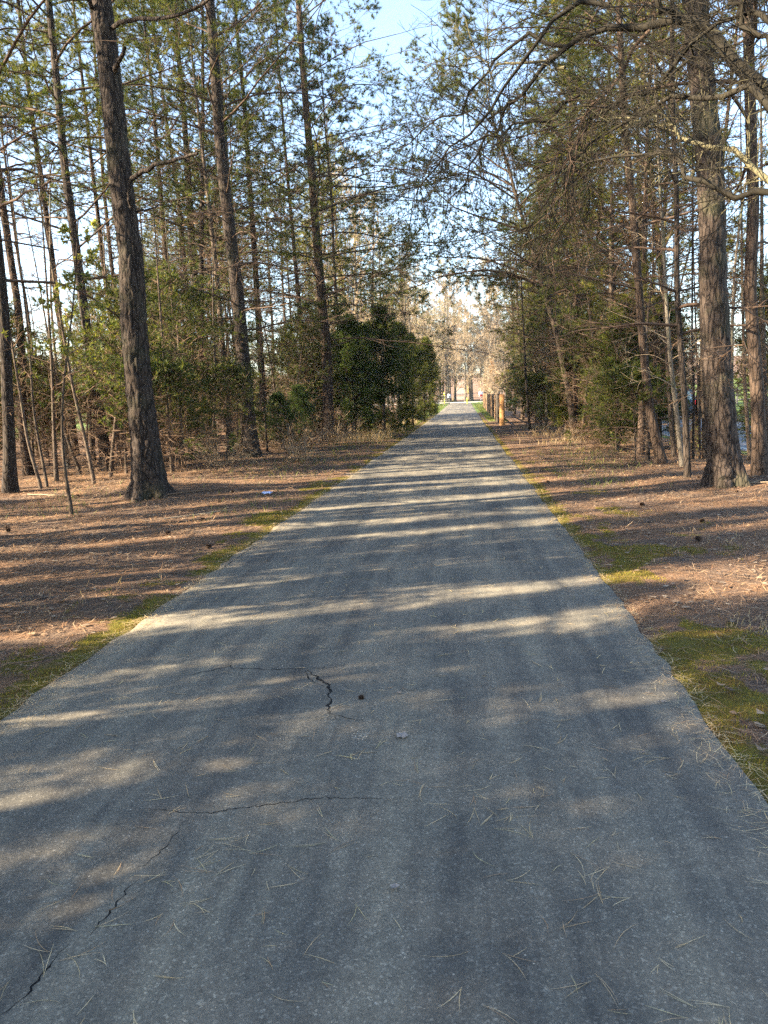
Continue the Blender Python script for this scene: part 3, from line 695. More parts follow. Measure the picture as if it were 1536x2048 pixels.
# ---- bare hardwood outside the right edge, its limbs arching over the path
hw = empty('hardwood_tree', gpt(6.2, 7.2)); tag(hw, 'bare hardwood just outside the right edge, dark limbs arching in over the path', 'tree')
b0 = np.array(hw.location); mb = MB()
TP = np.array([[0, 0, 0], [.05, 0, 2], [-.1, .05, 4], [-.3, .1, 6], [-.2, .0, 9], [0, 0, 12]], float)
trunk_mesh(mb, TP, lambda h: .2 * (1 - .07 * h) if h < 12 else .03, sides=24, dz=.15, seed=77); mb.build('trunk', MT['bark_hard'], hw, True)
mb, E, A = bare_parts(resample(TP), 12, np.random.RandomState(78), 5.2, 16, 3.4, rb=.05, n2=8, n3=5, n4=3, tr=.0035)
mb.build('branchwork', MT['twig_dark'], hw)
L_ = [  # limb polylines (px, py, world y), radius start and end, twigs, twig length, material
    ([(1640, 300, 7.4), (1536, 178, 7.6), (1456, 101, 7.9), (1398, 64, 8.1), (1354, 51, 8.3), (1287, 34, 8.6), (1219, 44, 8.8), (1134, 95, 9.0), (1067, 159, 9.2), (1016, 205, 9.3), (974, 240, 9.5)], .075, .014, 34, 1.1, 'twig_dark'),
    ([(1354, 51, 8.3), (1300, -20, 8.2), (1250, -70, 8.2)], .04, .02, 10, 1.1, 'twig_dark'),
    ([(1134, 95, 9.), (1068, 70, 9.1), (1010, 90, 9.3), (974, 135, 9.5), (940, 190, 9.6), (903, 227, 9.8), (850, 262, 10.), (791, 298, 10.2)], .022, .006, 14, 1.0, 'twig_dark'),
    ([(1219, 10, 8.4), (1120, 30, 8.6), (1050, 120, 8.8), (1000, 190, 9.), (920, 270, 9.2), (860, 340, 9.4), (830, 420, 9.5)], .026, .006, 16, 1.0, 'twig_dark'),
    ([(1160, 190, 9.), (1090, 230, 9.), (1010, 262, 9.2), (940, 280, 9.3), (880, 330, 9.4), (845, 370, 9.6)], .018, .005, 13, .9, 'twig_dark'),
    ([(1016, 205, 9.3), (975, 280, 9.4), (940, 350, 9.5), (905, 380, 9.6), (895, 440, 9.7)], .016, .005, 12, .8, 'twig_dark'),
    ([(1640, 400, 6.8), (1536, 394, 7.), (1422, 376, 7.3), (1354, 332, 7.6), (1330, 305, 7.8), (1287, 301, 8.), (1230, 320, 8.2), (1150, 345, 8.4)], .034, .007, 26, .9, 'twig_dark'),
    ([(1640, 205, 7.), (1536, 192, 7.2), (1450, 188, 7.5), (1390, 210, 7.8), (1330, 192, 8.), (1290, 240, 8.2), (1250, 225, 8.4), (1180, 300, 8.6), (1120, 380, 8.8)], .034, .007, 30, .9, 'twig_dark'),
    ([(1600, 410, 7.4), (1517, 345, 7.8), (1450, 305, 8.), (1385, 274, 8.3), (1310, 255, 8.6), (1250, 237, 8.9), (1180, 260, 9.)], .036, .008, 24, .8, 'twig_lichen'),
    ([(1376, 95, 8.2), (1340, 150, 8.4), (1290, 180, 8.6), (1240, 190, 8.8), (1180, 250, 9.), (1130, 330, 9.2), (1090, 420, 9.4), (1050, 500, 9.6)], .022, .006, 34, .9, 'twig_dark'),
    ([(1300, 60, 8.5), (1240, 130, 8.7), (1190, 200, 8.9), (1150, 300, 9.), (1130, 400, 9.2), (1100, 500, 9.4)], .02, .006, 30, .9, 'twig'),
    ([(1130, 135, 9.), (1080, 130, 9.1), (1016, 138, 9.2), (960, 120, 9.4), (920, 105, 9.5)], .02, .006, 16, .8, 'twig_lichen'),
    ([(1640, 60, 7.), (1536, 40, 7.2), (1480, 30, 7.4), (1430, 60, 7.6), (1380, 120, 7.8), (1340, 140, 8.), (1300, 170, 8.2)], .03, .008, 26, .9, 'twig_dark'),
    ([(1620, 590, 7.), (1570, 620, 7.2), (1510, 650, 7.5), (1470, 690, 7.8), (1430, 740, 8.1)], .012, .004, 14, .45, 'twig_warm'),
    ([(1620, 0, 7.), (1540, 100, 7.2), (1490, 60, 7.3), (1470, -30, 7.4)], .03, .02, 14, .9, 'twig_dark'),
]
for k, (pts, r0, r1, nt_, lt_, m_) in enumerate(L_): limb(hw, m_, pts, r0, r1, 200 + k, 'limb', nt_, .0031, lt_)

# ------------------------------------------------------------------ kinds that repeat: built once, then copied
def occupied(x, y):
    return (PL - 1.6 < x < PR + 1.6) or (RD0 - .6 < x < RD1 + .8)
def proj(p):
    v = M3.to_3x3().inverted() @ (Vector(p) - Vector((0, 0, CAM_H)))
    if v.z > -.1: return None
    return CX + FPX * v.x / -v.z, CY - FPX * v.y / -v.z
def proto(kind, seed, H, mats, gen, rad, **kw):
    rng = np.random.RandomState(seed); P = lean_line(0, 0, H, rng.normal(0, .02), rng.normal(0, .015), rng)
    root = make_tree(kind, P, rad, lambda Q: gen(resample(Q), rng), mats, seed=seed, **kw); root['_H'] = H
    return root
pines = []
for k in range(6):
    H = [20, 22, 19, 21, 23, 17][k]
    pines.append(proto('pine_tree', 300 + k, H, (('bark_pine', 'bark_dark', 'bark_thin')[k % 3], ('twig', 'twig_warm')[k % 2], ('needles', 'needles_y')[k % 2]),
        lambda Q, rng, H=H: pine_parts(Q, H, rng, 3.6, 8.6, 60, 4.4, tn=18, tl=.18, tw=.012, n2=6, n3=4, dens=.6), lambda h, H=H: max(.012, .13 * (1 - .85 * h / H)), sides=10, dz=.6))
dense = []      # full pines for the stand beside the viewer
for k in range(2):
    dense.append(proto('pine_tree', 320 + k, 18, ('bark_pine', 'twig', 'needles'), lambda Q, rng: pine_parts(Q, 18, rng, 2.0, 2.5, 90, 4.0, tn=10, tl=.2, tw=.03, n2=7, n3=4, deadfrac=0), lambda h: .14 * (1 - .05 * h), sides=10, dz=.6))
mids = []       # half-grown pines, green from low down
for k in range(4):
    H = [11, 9, 12, 8][k]
    mids.append(proto('pine_tree', 340 + k, H, (('bark_thin', 'bark_pine')[k % 2], 'twig', ('needles', 'needles_y')[k % 2]),
        lambda Q, rng, H=H: pine_parts(Q, H, rng, 1.2, 2.6, 60, 3.0, tn=14, tl=.16, tw=.010, n2=7, n3=4, deadfrac=.3, dens=.65, rb=.018), lambda h, H=H: max(.01, .008 * H * (1 - .9 * h / H)), sides=10, dz=.5))
cedars = []
for k, (H, W, sp) in enumerate([(4.6, 1.3, 1.), (6.5, 1.7, 1.), (3.0, 1.2, .8), (5.2, 1.5, .9)]):
    for y_ in (0, 1):
        rng = np.random.RandomState(400 + k * 2 + y_); Q, a, n = cedar_parts(H, W, rng, sparse=sp, nl=120 if H > 4 else 80)
        root = empty('cedar_tree', (0, 0, 0)); mb = MB(); trunk_mesh(mb, Q, lambda h, H=H: max(.01, .014 * H * (1 - h / H)), sides=8, dz=.4, seed=k); mb.build('trunk', MT['bark_thin'], root, True)
        a.build('branchwork', MT['twig'], root); n.build('crown', MT['cedar_y' if y_ else 'cedar'], root); cedars.append(root)
thick = []     # small pines of the understorey: mostly dead brown twigs, a few green tufts
for k in range(5):
    H = [3.2, 4.5, 5.5, 2.4, 6.5][k]
    thick.append(proto('young_pine', 500 + k, H, ('bark_thin', 'twig_warm', 'needles'),
        lambda Q, rng, H=H, k=k: pine_parts(Q, H, rng, .35, H * .4, 46, 1.5 + .16 * H, tn=7, tl=.13, tw=.018, n2=7, n3=4, rb=.012, deadfrac=.5, dens=.9), lambda h, H=H: max(.006, .011 * H * (1 - .9 * h / H)), sides=8, dz=.4, flare=.1))
bares = []
for k in range(5):
    H = [12, 14, 9, 16, 7][k]; hold = {}
    def g(Q, rng, H=H, hold=hold, k=k):
        mb, E, A = bare_parts(Q, H, rng, H * .22, 20, H * .30, rb=.055, n2=7, n3=5, n4=4, tr=.008 if H > 8 else .005, droop=.05)
        N = MB()
        if k == 1: i = np.arange(0, len(E), 5); p, T = at_t(E, i, np.full(len(i), .99)); tris(N, p, T, 3, .07, .05, rng, .9)
        if k == 4: i = np.arange(0, len(E), 3); p, T = at_t(E, i, np.full(len(i), .99)); tris(N, p, T - np.array([0, 0, .6]), 3, .10, .06, rng, .6)
        return mb, N
    bares.append(proto('bare_tree', 600 + k, H, ('bark_hard', 'twig_pale', 'dry' if k == 4 else 'bud'), g, lambda h, H=H: max(.02, .010 * H * (1 - .85 * h / H)), sides=10, dz=.6))
shrubs = []
for k in range(3):
    rng = np.random.RandomState(700 + k); root = empty('shrub', (0, 0, 0)); mb = MB(); n = 26
    P0 = np.zeros((1, 3, 3)); P0[0, :, 2] = [0, .05, .1]
    A = grow(P0, np.zeros(n, int), rng.rand(n) * .8, .3 + .8 * rng.rand(n), .6 + 1.0 * rng.rand(n), 8, rng, .02, .16)
    A[:, :, :2] += rng.normal(0, .15, (n, 1, 2)); mb.tubes(A, np.full((n, 8), .006) * np.linspace(1, .4, 8), 4)
    i = np.repeat(np.arange(n), 8); B = grow(A, i, .2 + .79 * rng.rand(len(i)), .6 + .4 * rng.rand(len(i)), .3 * (.5 + rng.rand(len(i))), 5, rng, 0, .18); mb.tubes(B, np.full((len(i), 5), .0032), 3)
    i = np.repeat(np.arange(len(B)), 3); C_ = grow(B, i, .2 + .79 * rng.rand(len(i)), .6 + .4 * rng.rand(len(i)), .14 * (.5 + rng.rand(len(i))), 4, rng, 0, .18); mb.tubes(C_, np.full((len(i), 4), .0024), 3)
    mb.build('stems', MT[('twig_warm', 'twig_pale', 'twig')[k]], root)
    N = MB(); j = np.arange(0, len(C_), 3); p, T = at_t(C_, j, np.full(len(j), .99)); tris(N, p, T - np.array([0, 0, .3]), 2, .06, .03, rng, .8); N.build('leaves', MT['dry' if k != 2 else 'bud'], root)
    shrubs.append(root)

used = set()
def put(proto_root, x, y, rz, s=1., label=None, cat='tree', group=None, tilt=(0, 0), z=None):
    r = link_copy(proto_root) if proto_root.name in used else proto_root
    used.add(proto_root.name); used.add(r.name)
    r.location = (x, y, float(gh(x, y)) - .03 if z is None else z); r.rotation_euler = (tilt[0], tilt[1], rz); r.scale = (s, s, s)
    for k in ('label', 'category', 'group'):
        if k in r: del r[k]
    tag(r, label, cat, group)
    return r
rng = np.random.RandomState(91)
def sun_gap(x, y): return not (37 < .93 * y - .37 * x < 49)
def open_gap(x, y): return not (1322 < proj((x, y, 0))[0] < 1440)
# -- wood on the left
LB, RB = 'slender pine among the many trunks deep in the left wood', 'slender pine among the trunks in the right wood before the street'
pts = []
def far_enough(x, y, dmin):
    return all((x - a) ** 2 + (y - b) ** 2 > dmin * dmin for a, b in pts)
for t in TREES: pts.append((t.location[0], t.location[1]))
def scatter(n, xr, yr, dmin, protos, srange, label, cat, group, tries=60, tilt=.04, test=None):
    c = 0
    for _ in range(n * tries):
        if c >= n: break
        x = xr[0] + (xr[1] - xr[0]) * rng.rand(); y = yr[0] + (yr[1] - yr[0]) * rng.rand()
        if occupied(x, y) or not far_enough(x, y, dmin) or (test and not test(x, y)): continue
        pts.append((x, y)); c += 1
        lab = label(x, y) if callable(label) else label
        put(protos[rng.randint(len(protos))], x, y, rng.rand() * 6.283, srange[0] + (srange[1] - srange[0]) * rng.rand(), lab, cat, group, (rng.normal(0, tilt), rng.normal(0, tilt)))
scatter(34, (-23, -6.5), (20, 62), 1.8, pines, (.8, 1.1), LB, 'tree', 'slender pines deep in the left wood', test=sun_gap)
scatter(9, (-14, -4.8), (44, 74), 2.2, pines, (.75, 1.0), 'pine in the far part of the wood left of the path', 'tree', 'far pines left of the path')
# -- wood on the right
scatter(12, (4.0, 7.0), (17, 60), 1.2, pines, (.7, .95), RB, 'tree', 'slender pines in the right wood')
scatter(8, (3.4, 7.0), (38, 80), 1.6, pines, (.5, .8), 'pine beyond the post and rail fence right of the path', 'tree', 'pines beyond the fence')
stems = []
for k in range(4):
    H = [7, 9, 6, 8][k]
    stems.append(proto('young_tree', 640 + k, H, (('bark_thin', 'bark_hard', 'bark_dark', 'bark_thin')[k], ('twig', 'twig_warm')[k % 2], 'dry'), lambda Q, rng, H=H: (bare_parts(Q, H, rng, .8, 40, 1.5, rb=.010, n2=5, n3=4, n4=2, up=.5, tr=.003, droop=-.01)[0], None), lambda h, H=H: max(.008, .0062 * H * (1 - .8 * h / H)), sides=8, dz=.4, flare=.15))
scatter(34, (-20, -6.3), (15.5, 40), .7, stems, (.7, 1.15), 'thin bare young tree among the left wood trunks', 'young tree', 'thin bare young trees in the left wood', tilt=.07)
scatter(14, (3.8, 7.1), (16.5, 42), .6, stems, (.7, 1.15), 'thin bare young tree in the right wood before the street', 'young tree', 'thin bare young trees in the right wood', tilt=.07)
fulls = []
for k in range(3):
    H = [15, 13, 16][k]
    fulls.append(proto('pine_tree', 360 + k, H, ('bark_pine', 'twig', ('needles_y', 'needles_y', 'needles')[k]), lambda Q, rng, H=H: pine_parts(Q, H, rng, 2.2, 4.2, 84, 3.6, tn=18, tl=.17, tw=.011, n2=7, n3=4, deadfrac=.2, dens=.7, rb=.022), lambda h, H=H: max(.012, .1 * (1 - .85 * h / H)), sides=10, dz=.6))
for k, (x, y, s_, lab) in enumerate([(4.4, 19.5, .85, 'green pine with boughs over the verge, left of the reddish slim pine'), (5.8, 23.5, 1., 'full green pine behind the reddish slim pine'), (3.9, 27.5, .95, 'full green pine whose boughs reach out towards the path'), 
        (4.6, 34.5, 1., 'full green pine right of the crooked grey pine'), (6.0, 41, 1., 'full green pine well behind the crooked grey pine'), (4.9, 49, .9, 'green pine behind the far posts of the fence'), (5.4, 59, .95, 'green pine near the far end of the fence')]):
    pts.append((x, y)); put(fulls[k % 3], x, y, k * 1.9, s_, lab, 'tree')
# -- understorey
scatter(12, (3.9, 7.0), (16.5, 60), 1.3, mids, (.6, 1.0), 'half-grown pine, green from low down, in the wood right of the path', 'tree', 'half-grown pines in the right wood', test=open_gap)
scatter(7, (-21, -6.2), (22, 56), 1.6, mids, (.6, 1.0), 'half-grown pine between taller trunks in the left wood', 'tree', 'half-grown pines in the left wood', test=sun_gap)
scatter(20, (-14, -7.0), (16.0, 24), .9, thick, (.6, 1.0), 'brown twiggy young pine just behind the front trunks of the left wood', 'young tree', 'twiggy young pines behind the front trunks', tilt=.1)
scatter(38, (-19, -6.0), (18, 46), 1.1, thick, (.7, 1.25), 'scrubby young pine with brown dead twigs under the left wood', 'young tree', 'young pines under the left wood', tilt=.08)
scatter(22, (3.4, 7.0), (16, 48), .8, thick, (.6, 1.1), 'scrubby young pine with brown dead twigs in the right thicket', 'young tree', 'young pines in the right thicket', tilt=.08, test=open_gap)
scatter(11, (-20, -6.2), (21, 44), 1.4, cedars, (.3, .55), 'low green cedar under the pines of the left wood', 'tree', 'low cedars in the left wood', tilt=.05)
scatter(16, (3.8, 7.0), (20, 50), .9, cedars, (.45, .8), 'small cedar in the thicket between path and street', 'tree', 'small cedars in the right thicket', tilt=.05, test=open_gap)
scatter(14, (-9, -4.2), (17, 36), .8, shrubs, (.6, 1.1), 'low dry shrub on the left bank under the pines', 'shrub', 'dry shrubs on the left bank', tilt=.1)
scatter(8, (3.6, 7.0), (17, 38), .8, shrubs, (.5, .9), 'low tangled shrub at the foot of the right thicket', 'shrub', 'tangled shrubs in the right thicket', tilt=.1)
# -- cedars one can point to
for (px, Y_, pi, s, rz, lab) in [
        (768, 33, 2, .84, .3, 'big dark cedar beside the left edge of the path, tallest of the clump'), (715, 31.5, 0, 1.05, 1.9, 'dark cedar on the left end of the dark clump'),
        (742, 35, 7, .92, 4.1, 'dark cedar in the middle of the dark clump'), (800, 37, 3, .78, 2.2, 'dark green cedar right behind the tallest cedar'),
        (826, 42, 3, .76, 5.2, 'yellow-green sunlit cedar at the right of the dark clump'), (848, 50, 3, .82, .8, 'sunlit cedar next to the path beyond the dark clump'),
        (862, 62, 3, .76, 3.3, 'dark cedar nearest the path before the far fence panel'), (600, 27, 6, .42, 1.2, 'low dark cedar left of the pine with drooping limbs'),
        (560, 25, 4, .6, 2.9, 'small rounded cedar behind the foot of the straight pine'), (625, 31, 0, .6, 5.0, 'dark cedar behind the pine with drooping limbs'),
        (1030, 58, 6, .75, 1.1, 'blue-green cedar rising behind the fence posts'), (1075, 44, 0, .9, 2.1, 'dark cedar right of the nearest fence post'),
        (1120, 40, 7, .8, 3.0, 'sunlit cedar at the foot of the crooked grey pine'), (1235, 21.5, 3, .62, .4, 'bright yellow-green cedar left of the reddish slim pine'),
        (1205, 27, 7, .85, 4.4, 'tall loose cedar behind the bright yellow-green one'), (1165, 32, 0, .8, 2.7, 'dark cedar between the crooked grey pine and the yellow-green cedar'),
        (1520, 21, 3, .75, 2.7, 'yellow-green cedar behind the brown pine at the right edge'), (380, 22.5, 5, .8, 2.2, 'cedar behind the right side of the thickest left pine')]:
    q = pix(px, 850, Y_); pts.append((q[0], Y_)); put(cedars[pi], q[0], Y_, rz, s, lab, 'tree', tilt=(rng.normal(0, .03), rng.normal(0, .03)))
# -- bare trees
scatter(24, (-9.5, -4.8), (42, 122), 1.6, [bares[0], bares[1], bares[2]], (.8, 1.2), 'pale bare tree on the left beyond the cedars', 'tree', 'bare trees beyond the left cedars')
scatter(14, (3.0, 7.0), (44, 122), 1.8, [bares[0], bares[2], bares[4]], (.6, .95), 'bare tree beyond the fence on the right', 'tree', 'bare trees beyond the fence')
for (x, y, s) in ((4.3, 30, 1.), (5.2, 24, 1.), (3.9, 37, .9)):
    put(bares[4], x, y, rng.rand() * 6, s, {30: 'young beech with dry orange leaves left of the reddish slim pine', 24: 'young beech with dry orange leaves right above the reddish slim pine', 37: 'young beech with dry orange leaves beside the crooked grey pine'}[y], 'tree')
# -- pines behind the viewer and to the left, which shade the foreground
for k in (0, 1, 2, 3, 5, 6, 9, 10, 14, 15, 19, 24):
    x, y = [(-6.5, 1.5), (-8.2, 4.6), (-9.0, 8.0), (-10.5, -1.0), (-12.4, 3.0), (-11.6, 6.3), (-13.5, 9.6), (-14.6, 0.2), (-16.2, 5.6), (-16.0, -3.6), (-18.5, 2.4), (-19.4, 8.2), (-20.3, -1.8), (-8.8, -4.2), (-12.2, -6.0), (-22, 5), (-23.5, 1), (-18, -7), (-21, 11), (-15.5, 13.2),
             (-24, 8), (-26, 3), (-26, -4), (-23, -7), (-17.5, 11), (-10.6, 11.8), (-28, 7), (-28, 0), (-13.4, -9), (-19, 16.5)][k]
    put(pines[k % 6], x, y, k * 1.7, .95 + .1 * (k % 3), 'tall pine in the left wood beside the viewer, its shadow on the path', 'tree', 'pines beside the viewer')
for k, (x, y, s) in enumerate([(-5.4, -1.9, .62), (-7.6, -2.6, .72), (-6.6, -.9, .5), (-10.4, -3.4, .8), (-13.6, -4.6, .85), (-17.0, -6.4, .9), (-9.0, -.9, .55), (-12.4, -1.7, .6)]):
    put(dense[k % 2], x, y, k * 2.1, s, 'full green pine beside the viewer, shading the near end of the path', 'tree', 'full pines shading the foreground')
for k, (x, q_, s) in enumerate([(-7.0, 4.2, .5), (-9.5, 5.1, .42), (-6.8, 6.6, .4), (-8.6, 7.9, .5), (-10.2, 9.0, .4), (-7.6, 10.2, .45), (-9.4, 11.9, .5), (-11.4, 13.2, .45), (-10.8, 14.6, .4), (-6.4, 6.05, .34), (-8.0, 7.2, .36), (-9.0, 6.3, .3)]):
    y = (q_ + .37 * x) / .93  # unseen cedars, added and squeezed narrow to break the sun into bands
    t_ = put(cedars[(2, 6, 3)[k % 3]], x, y, k * 1.3, 1., 'unseen narrow tall cedar added beside the viewer to streak the path with shade', 'tree', 'unseen narrow cedars added to streak the path with shade'); t_.scale = (s, s, 1.25)
# -- far woods
def budded(Q, rng, H):
    mb, E, A = bare_parts(Q, H, rng, H * .07, 28, H * .27, rb=.07, n2=9, n3=7, n4=5, tr=.011, droop=.07); N = MB(); i = np.arange(0, len(E), 4); p, T = at_t(E, i, np.full(len(i), .99)); tris(N, p, T, 2, .12, .09, rng, .9)
    return mb, N
for k in range(2):
    H = (19, 23)[k]
    bares.append(proto('bare_tree', 620 + k, H, ('bark_hard', 'twig_pale', 'bud'), lambda Q, rng, H=H: (bare_parts(Q, H, rng, H * .07, 28, H * .27, rb=.07, n2=9, n3=7, n4=5, tr=.012, droop=.07)[0], None) if H < 20 else budded(Q, rng, H), lambda h, H=H: .2 * (1 - .9 * h / H), sides=10, dz=.8))
for k in range(64):
    x = -26 + 50 * ((k * 17 % 64) / 63.) + rng.normal(0, .8); y = 137 + 34 * (k / 63.)
    put(bares[5 + k % 2], x, y, rng.rand() * 6, .95 + .35 * rng.rand(), 'tall pale bare tree where the path ends at the far wood', 'tree', 'bare trees at the end of the path')
def far_wood():
    mb = MB(); rg2 = np.random.RandomState(5)
    src = []
    for b in (bares[5], bares[6]):
        vs = []; 
        for ch in b.children:
            if ch.name.startswith('crown'): continue
            me = ch.data; v = np.zeros(len(me.vertices) * 3); me.vertices.foreach_get('co', v); f = np.zeros(len(me.loops), int); me.loops.foreach_get('vertex_index', f)
            nq = np.zeros(len(me.polygons), int); me.polygons.foreach_get('loop_total', nq)
            vs.append((v.reshape(-1, 3), f[:int(nq.sum())].reshape(-1, 4) if (nq == 4).all() else None))
        src.append(vs)
    spots = []
    for k in range(44): spots.append((-170 + 340 * k / 43 + rg2.normal(0, 2), 175 + 30 * rg2.rand()))
    for k in range(14): spots.append((-80 - 30 * rg2.rand(), 12 + 11 * k)); spots.append((85 + 30 * rg2.rand(), 12 + 11 * k))
    for (x, y) in spots:
        vs = src[rg2.randint(2)]; a = rg2.rand() * 6.28; s = .7 + .2 * rg2.rand(); c, s_ = math.cos(a) * s, math.sin(a) * s
        for v, q in vs:
            if q is None: continue
            V = np.stack([v[:, 0] * c - v[:, 1] * s_, v[:, 0] * s_ + v[:, 1] * c, v[:, 2] * s], 1) + np.array([x, y, float(gh(x, y)) - .1]); mb.add(V, q)
    return mb.build('distant_woods', MT['twig_pale'])
tag(far_wood(), 'bare pinkish-brown woods closing the view beyond the lawns', 'woods', kind='stuff')

for rt in pines + dense + mids + cedars + thick + stems + fulls + bares + shrubs:      # kinds that found no place
    if rt.name not in used:
        for ch in list(rt.children): D.objects.remove(ch)
        D.objects.remove(rt)

# ------------------------------------------------------------------ fence, signs, bollards, car
MT['post'] = simple('post_wood', (.20, .125, .07), .9, .25, 6)
MT['post_dark'] = simple('post_wood_dark', (.05, .04, .032), .9, .3, 6)
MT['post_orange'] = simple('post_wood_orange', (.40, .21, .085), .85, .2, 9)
MT['grey_wood'] = simple('grey_wood', (.24, .22, .19), .9, .2, 6)
MT['yellow'] = simple('yellow_paint', (.75, .66, .05), .5, .05, 6)
MT['white'] = simple('white_paint', (.8, .8, .8), .5, .03, 6)
MT['red'] = simple('red_paint', (.55, .05, .05), .5, .05, 6)
MT['steel'] = simple('steel', (.35, .35, .35), .5, .05, 6)
rgf = np.random.RandomState(8)
fence = empty('rail_fence', gpt(1.98, 40.3)); tag(fence, 'thick wooden post and rail fence along the right of the path', 'fence')
fb0 = np.array(fence.location)
def bevel_post(mb, c, w_, d_, h_, tw_=0, cham=.03):
    x, y = w_ / 2, d_ / 2; rings = []
    for z, k in ((-.2, 1), (h_ * .3, 1.02), (h_ * .7, .98), (h_ - cham, 1), (h_, 1 - cham * 2.2 / w_)):
        xx, yy = x * k, y * k; b = .18 * min(xx, yy)
        rings.append([(-xx + b, -yy, z), (xx - b, -yy, z), (xx, -yy + b, z), (xx, yy - b, z), (xx - b, yy, z), (-xx + b, yy, z), (-xx, yy - b, z), (-xx, -yy + b, z)])
    V = np.array(rings, float).reshape(-1, 3); V += rgf.normal(0, .003, V.shape); a = tw_; Rm = np.array([[math.cos(a), -math.sin(a), 0], [math.sin(a), math.cos(a), 0], [0, 0, 1]])
    V = V @ Rm.T + np.array(c); q = [(r * 8 + i, r * 8 + (i + 1) % 8, (r + 1) * 8 + (i + 1) % 8, (r + 1) * 8 + i) for r in range(4) for i in range(8)]
    q += [(32, 33, 34, 39), (34, 35, 38, 39), (35, 36, 37, 38)]
    mb.add(V, q)
fy = [40.3 + 2.75 * k for k in range(19)]
for k, y in enumerate(fy):
    g_ = gpt(1.98 + .02 * k, y) - fb0; mb = MB(); bevel_post(mb, g_, .25, .22, 1.62 + rgf.normal(0, .02), rgf.normal(0, .06))
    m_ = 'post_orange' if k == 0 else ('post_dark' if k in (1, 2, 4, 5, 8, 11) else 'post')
    p = mb.build('post', MT[m_], fence)
    if k == 0: p['label'] = 'sunlit orange wooden post nearest the viewer'
    mb = MB()
    for hz in (.35, .85, 1.32): mb.box(g_ + np.array([-.135, 0, hz]), (.03, .05, .05))
    mb.build('rail_end', MT['post'], p)
for k in range(len(fy) - 1):
    a = gpt(1.98 + .02 * k, fy[k]) - fb0; b_ = gpt(1.98 + .02 * (k + 1), fy[k + 1]) - fb0
    for hz in (.35, .85, 1.32):
        P = np.stack([a + (b_ - a) * t for t in np.linspace(.03, .97, 6)]); P[:, 2] += hz; P[1:-1] += rgf.normal(0, .008, (4, 3))
        mb = MB(); mb.tubes(P, np.full(6, .055) * np.array([.7, 1, 1.05, 1, 1, .7]), 7); mb.build('rail', MT['post_dark' if k % 2 else 'post'], fence)
# weathered fence panel at the far left
f2 = empty('fence_panel', gpt(-3.6, 108)); tag(f2, 'short grey wooden fence panel at the far left end of the path', 'fence')
for x in (0, .72, 1.5):
    mb = MB(); bevel_post(mb, (x, 0, 0), .12, .12, 1.45); mb.build('post', MT['grey_wood'], f2)
for hz in (.35, .7, 1.05, 1.38):
    mb = MB(); mb.box((.75, -.09, hz), (1.7, .04, .13)); mb.build('rail', MT['grey_wood'], f2)
# bollards
def bollard(x, y, h, label):
    r = empty('bollard', gpt(x, y)); tag(r, label, 'bollard', None); mb = MB()
    z = [-.1, 0, h - .1, h - .03, h]; rr = [.09, .09, .09, .07, .02]
    mb.tubes(np.array([[0, 0, q] for q in z]), np.array(rr), 16); mb.build('body', MT['yellow'], r, True)
    mb = MB(); mb.tubes(np.array([[0, 0, h - .22], [0, 0, h - .15]]), np.array([.094, .094]), 16); mb.build('reflector_band', MT['white'], r, True)
bollard(.45, 118, 1.0, 'yellow bollard in the middle of the far end of the path')
bollard(-3.1, 121, 1.9, 'taller yellow post left of the far path end, above the grey fence panel')
def sign(x, y, w_, h_, z_, label, red):
    r = empty('sign', gpt(x, y)); tag(r, label, 'sign'); mb = MB(); bevel_post(mb, (0, 0, 0), .07, .07, z_ + h_ * .9); mb.build('post', MT['steel'], r)
    mb = MB(); mb.box((0, -.05, z_ + h_ / 2), (w_, .02, h_)); p = mb.build('panel', MT['white'], r)
    if red: mb = MB(); mb.box((.05, -.063, z_ + h_ * .22), (w_ * .75, .006, h_ * .4)); mb.build('red_field', MT['red'], p)
sign(2.55, 117, .62, .75, 1.05, 'small white sign with red lower half beyond the far fence posts', True)
sign(-2.35, 121, .45, .6, 1.0, 'small plain whitish sign right of the grey fence panel', False)
# farm fence across the lawn on the right, and on the left
def farm_fence(x0, y0, x1, y1, n, label):
    r = empty('farm_fence', gpt(x0, y0)); tag(r, label, 'fence'); o = np.array(r.location); prev = None
    for k in range(n + 1):
        g_ = gpt(x0 + (x1 - x0) * k / n, y0 + (y1 - y0) * k / n) - o; mb = MB(); bevel_post(mb, g_, .14, .14, 1.35); mb.build('post', MT['grey_wood'], r)
        if prev is not None:
            for hz in (.35, .75, 1.15):
                d = g_ - prev; mb = MB(); P = np.stack([prev + d * .02, prev + d * .5, prev + d * .98]); P[:, 2] += hz; mb.tubes(P, np.full(3, .06), 4); mb.build('rail', MT['grey_wood'], r)
        prev = g_
farm_fence(34, 50, 15.5, 78, 10, 'three-rail farm fence across the lawn beyond the street')
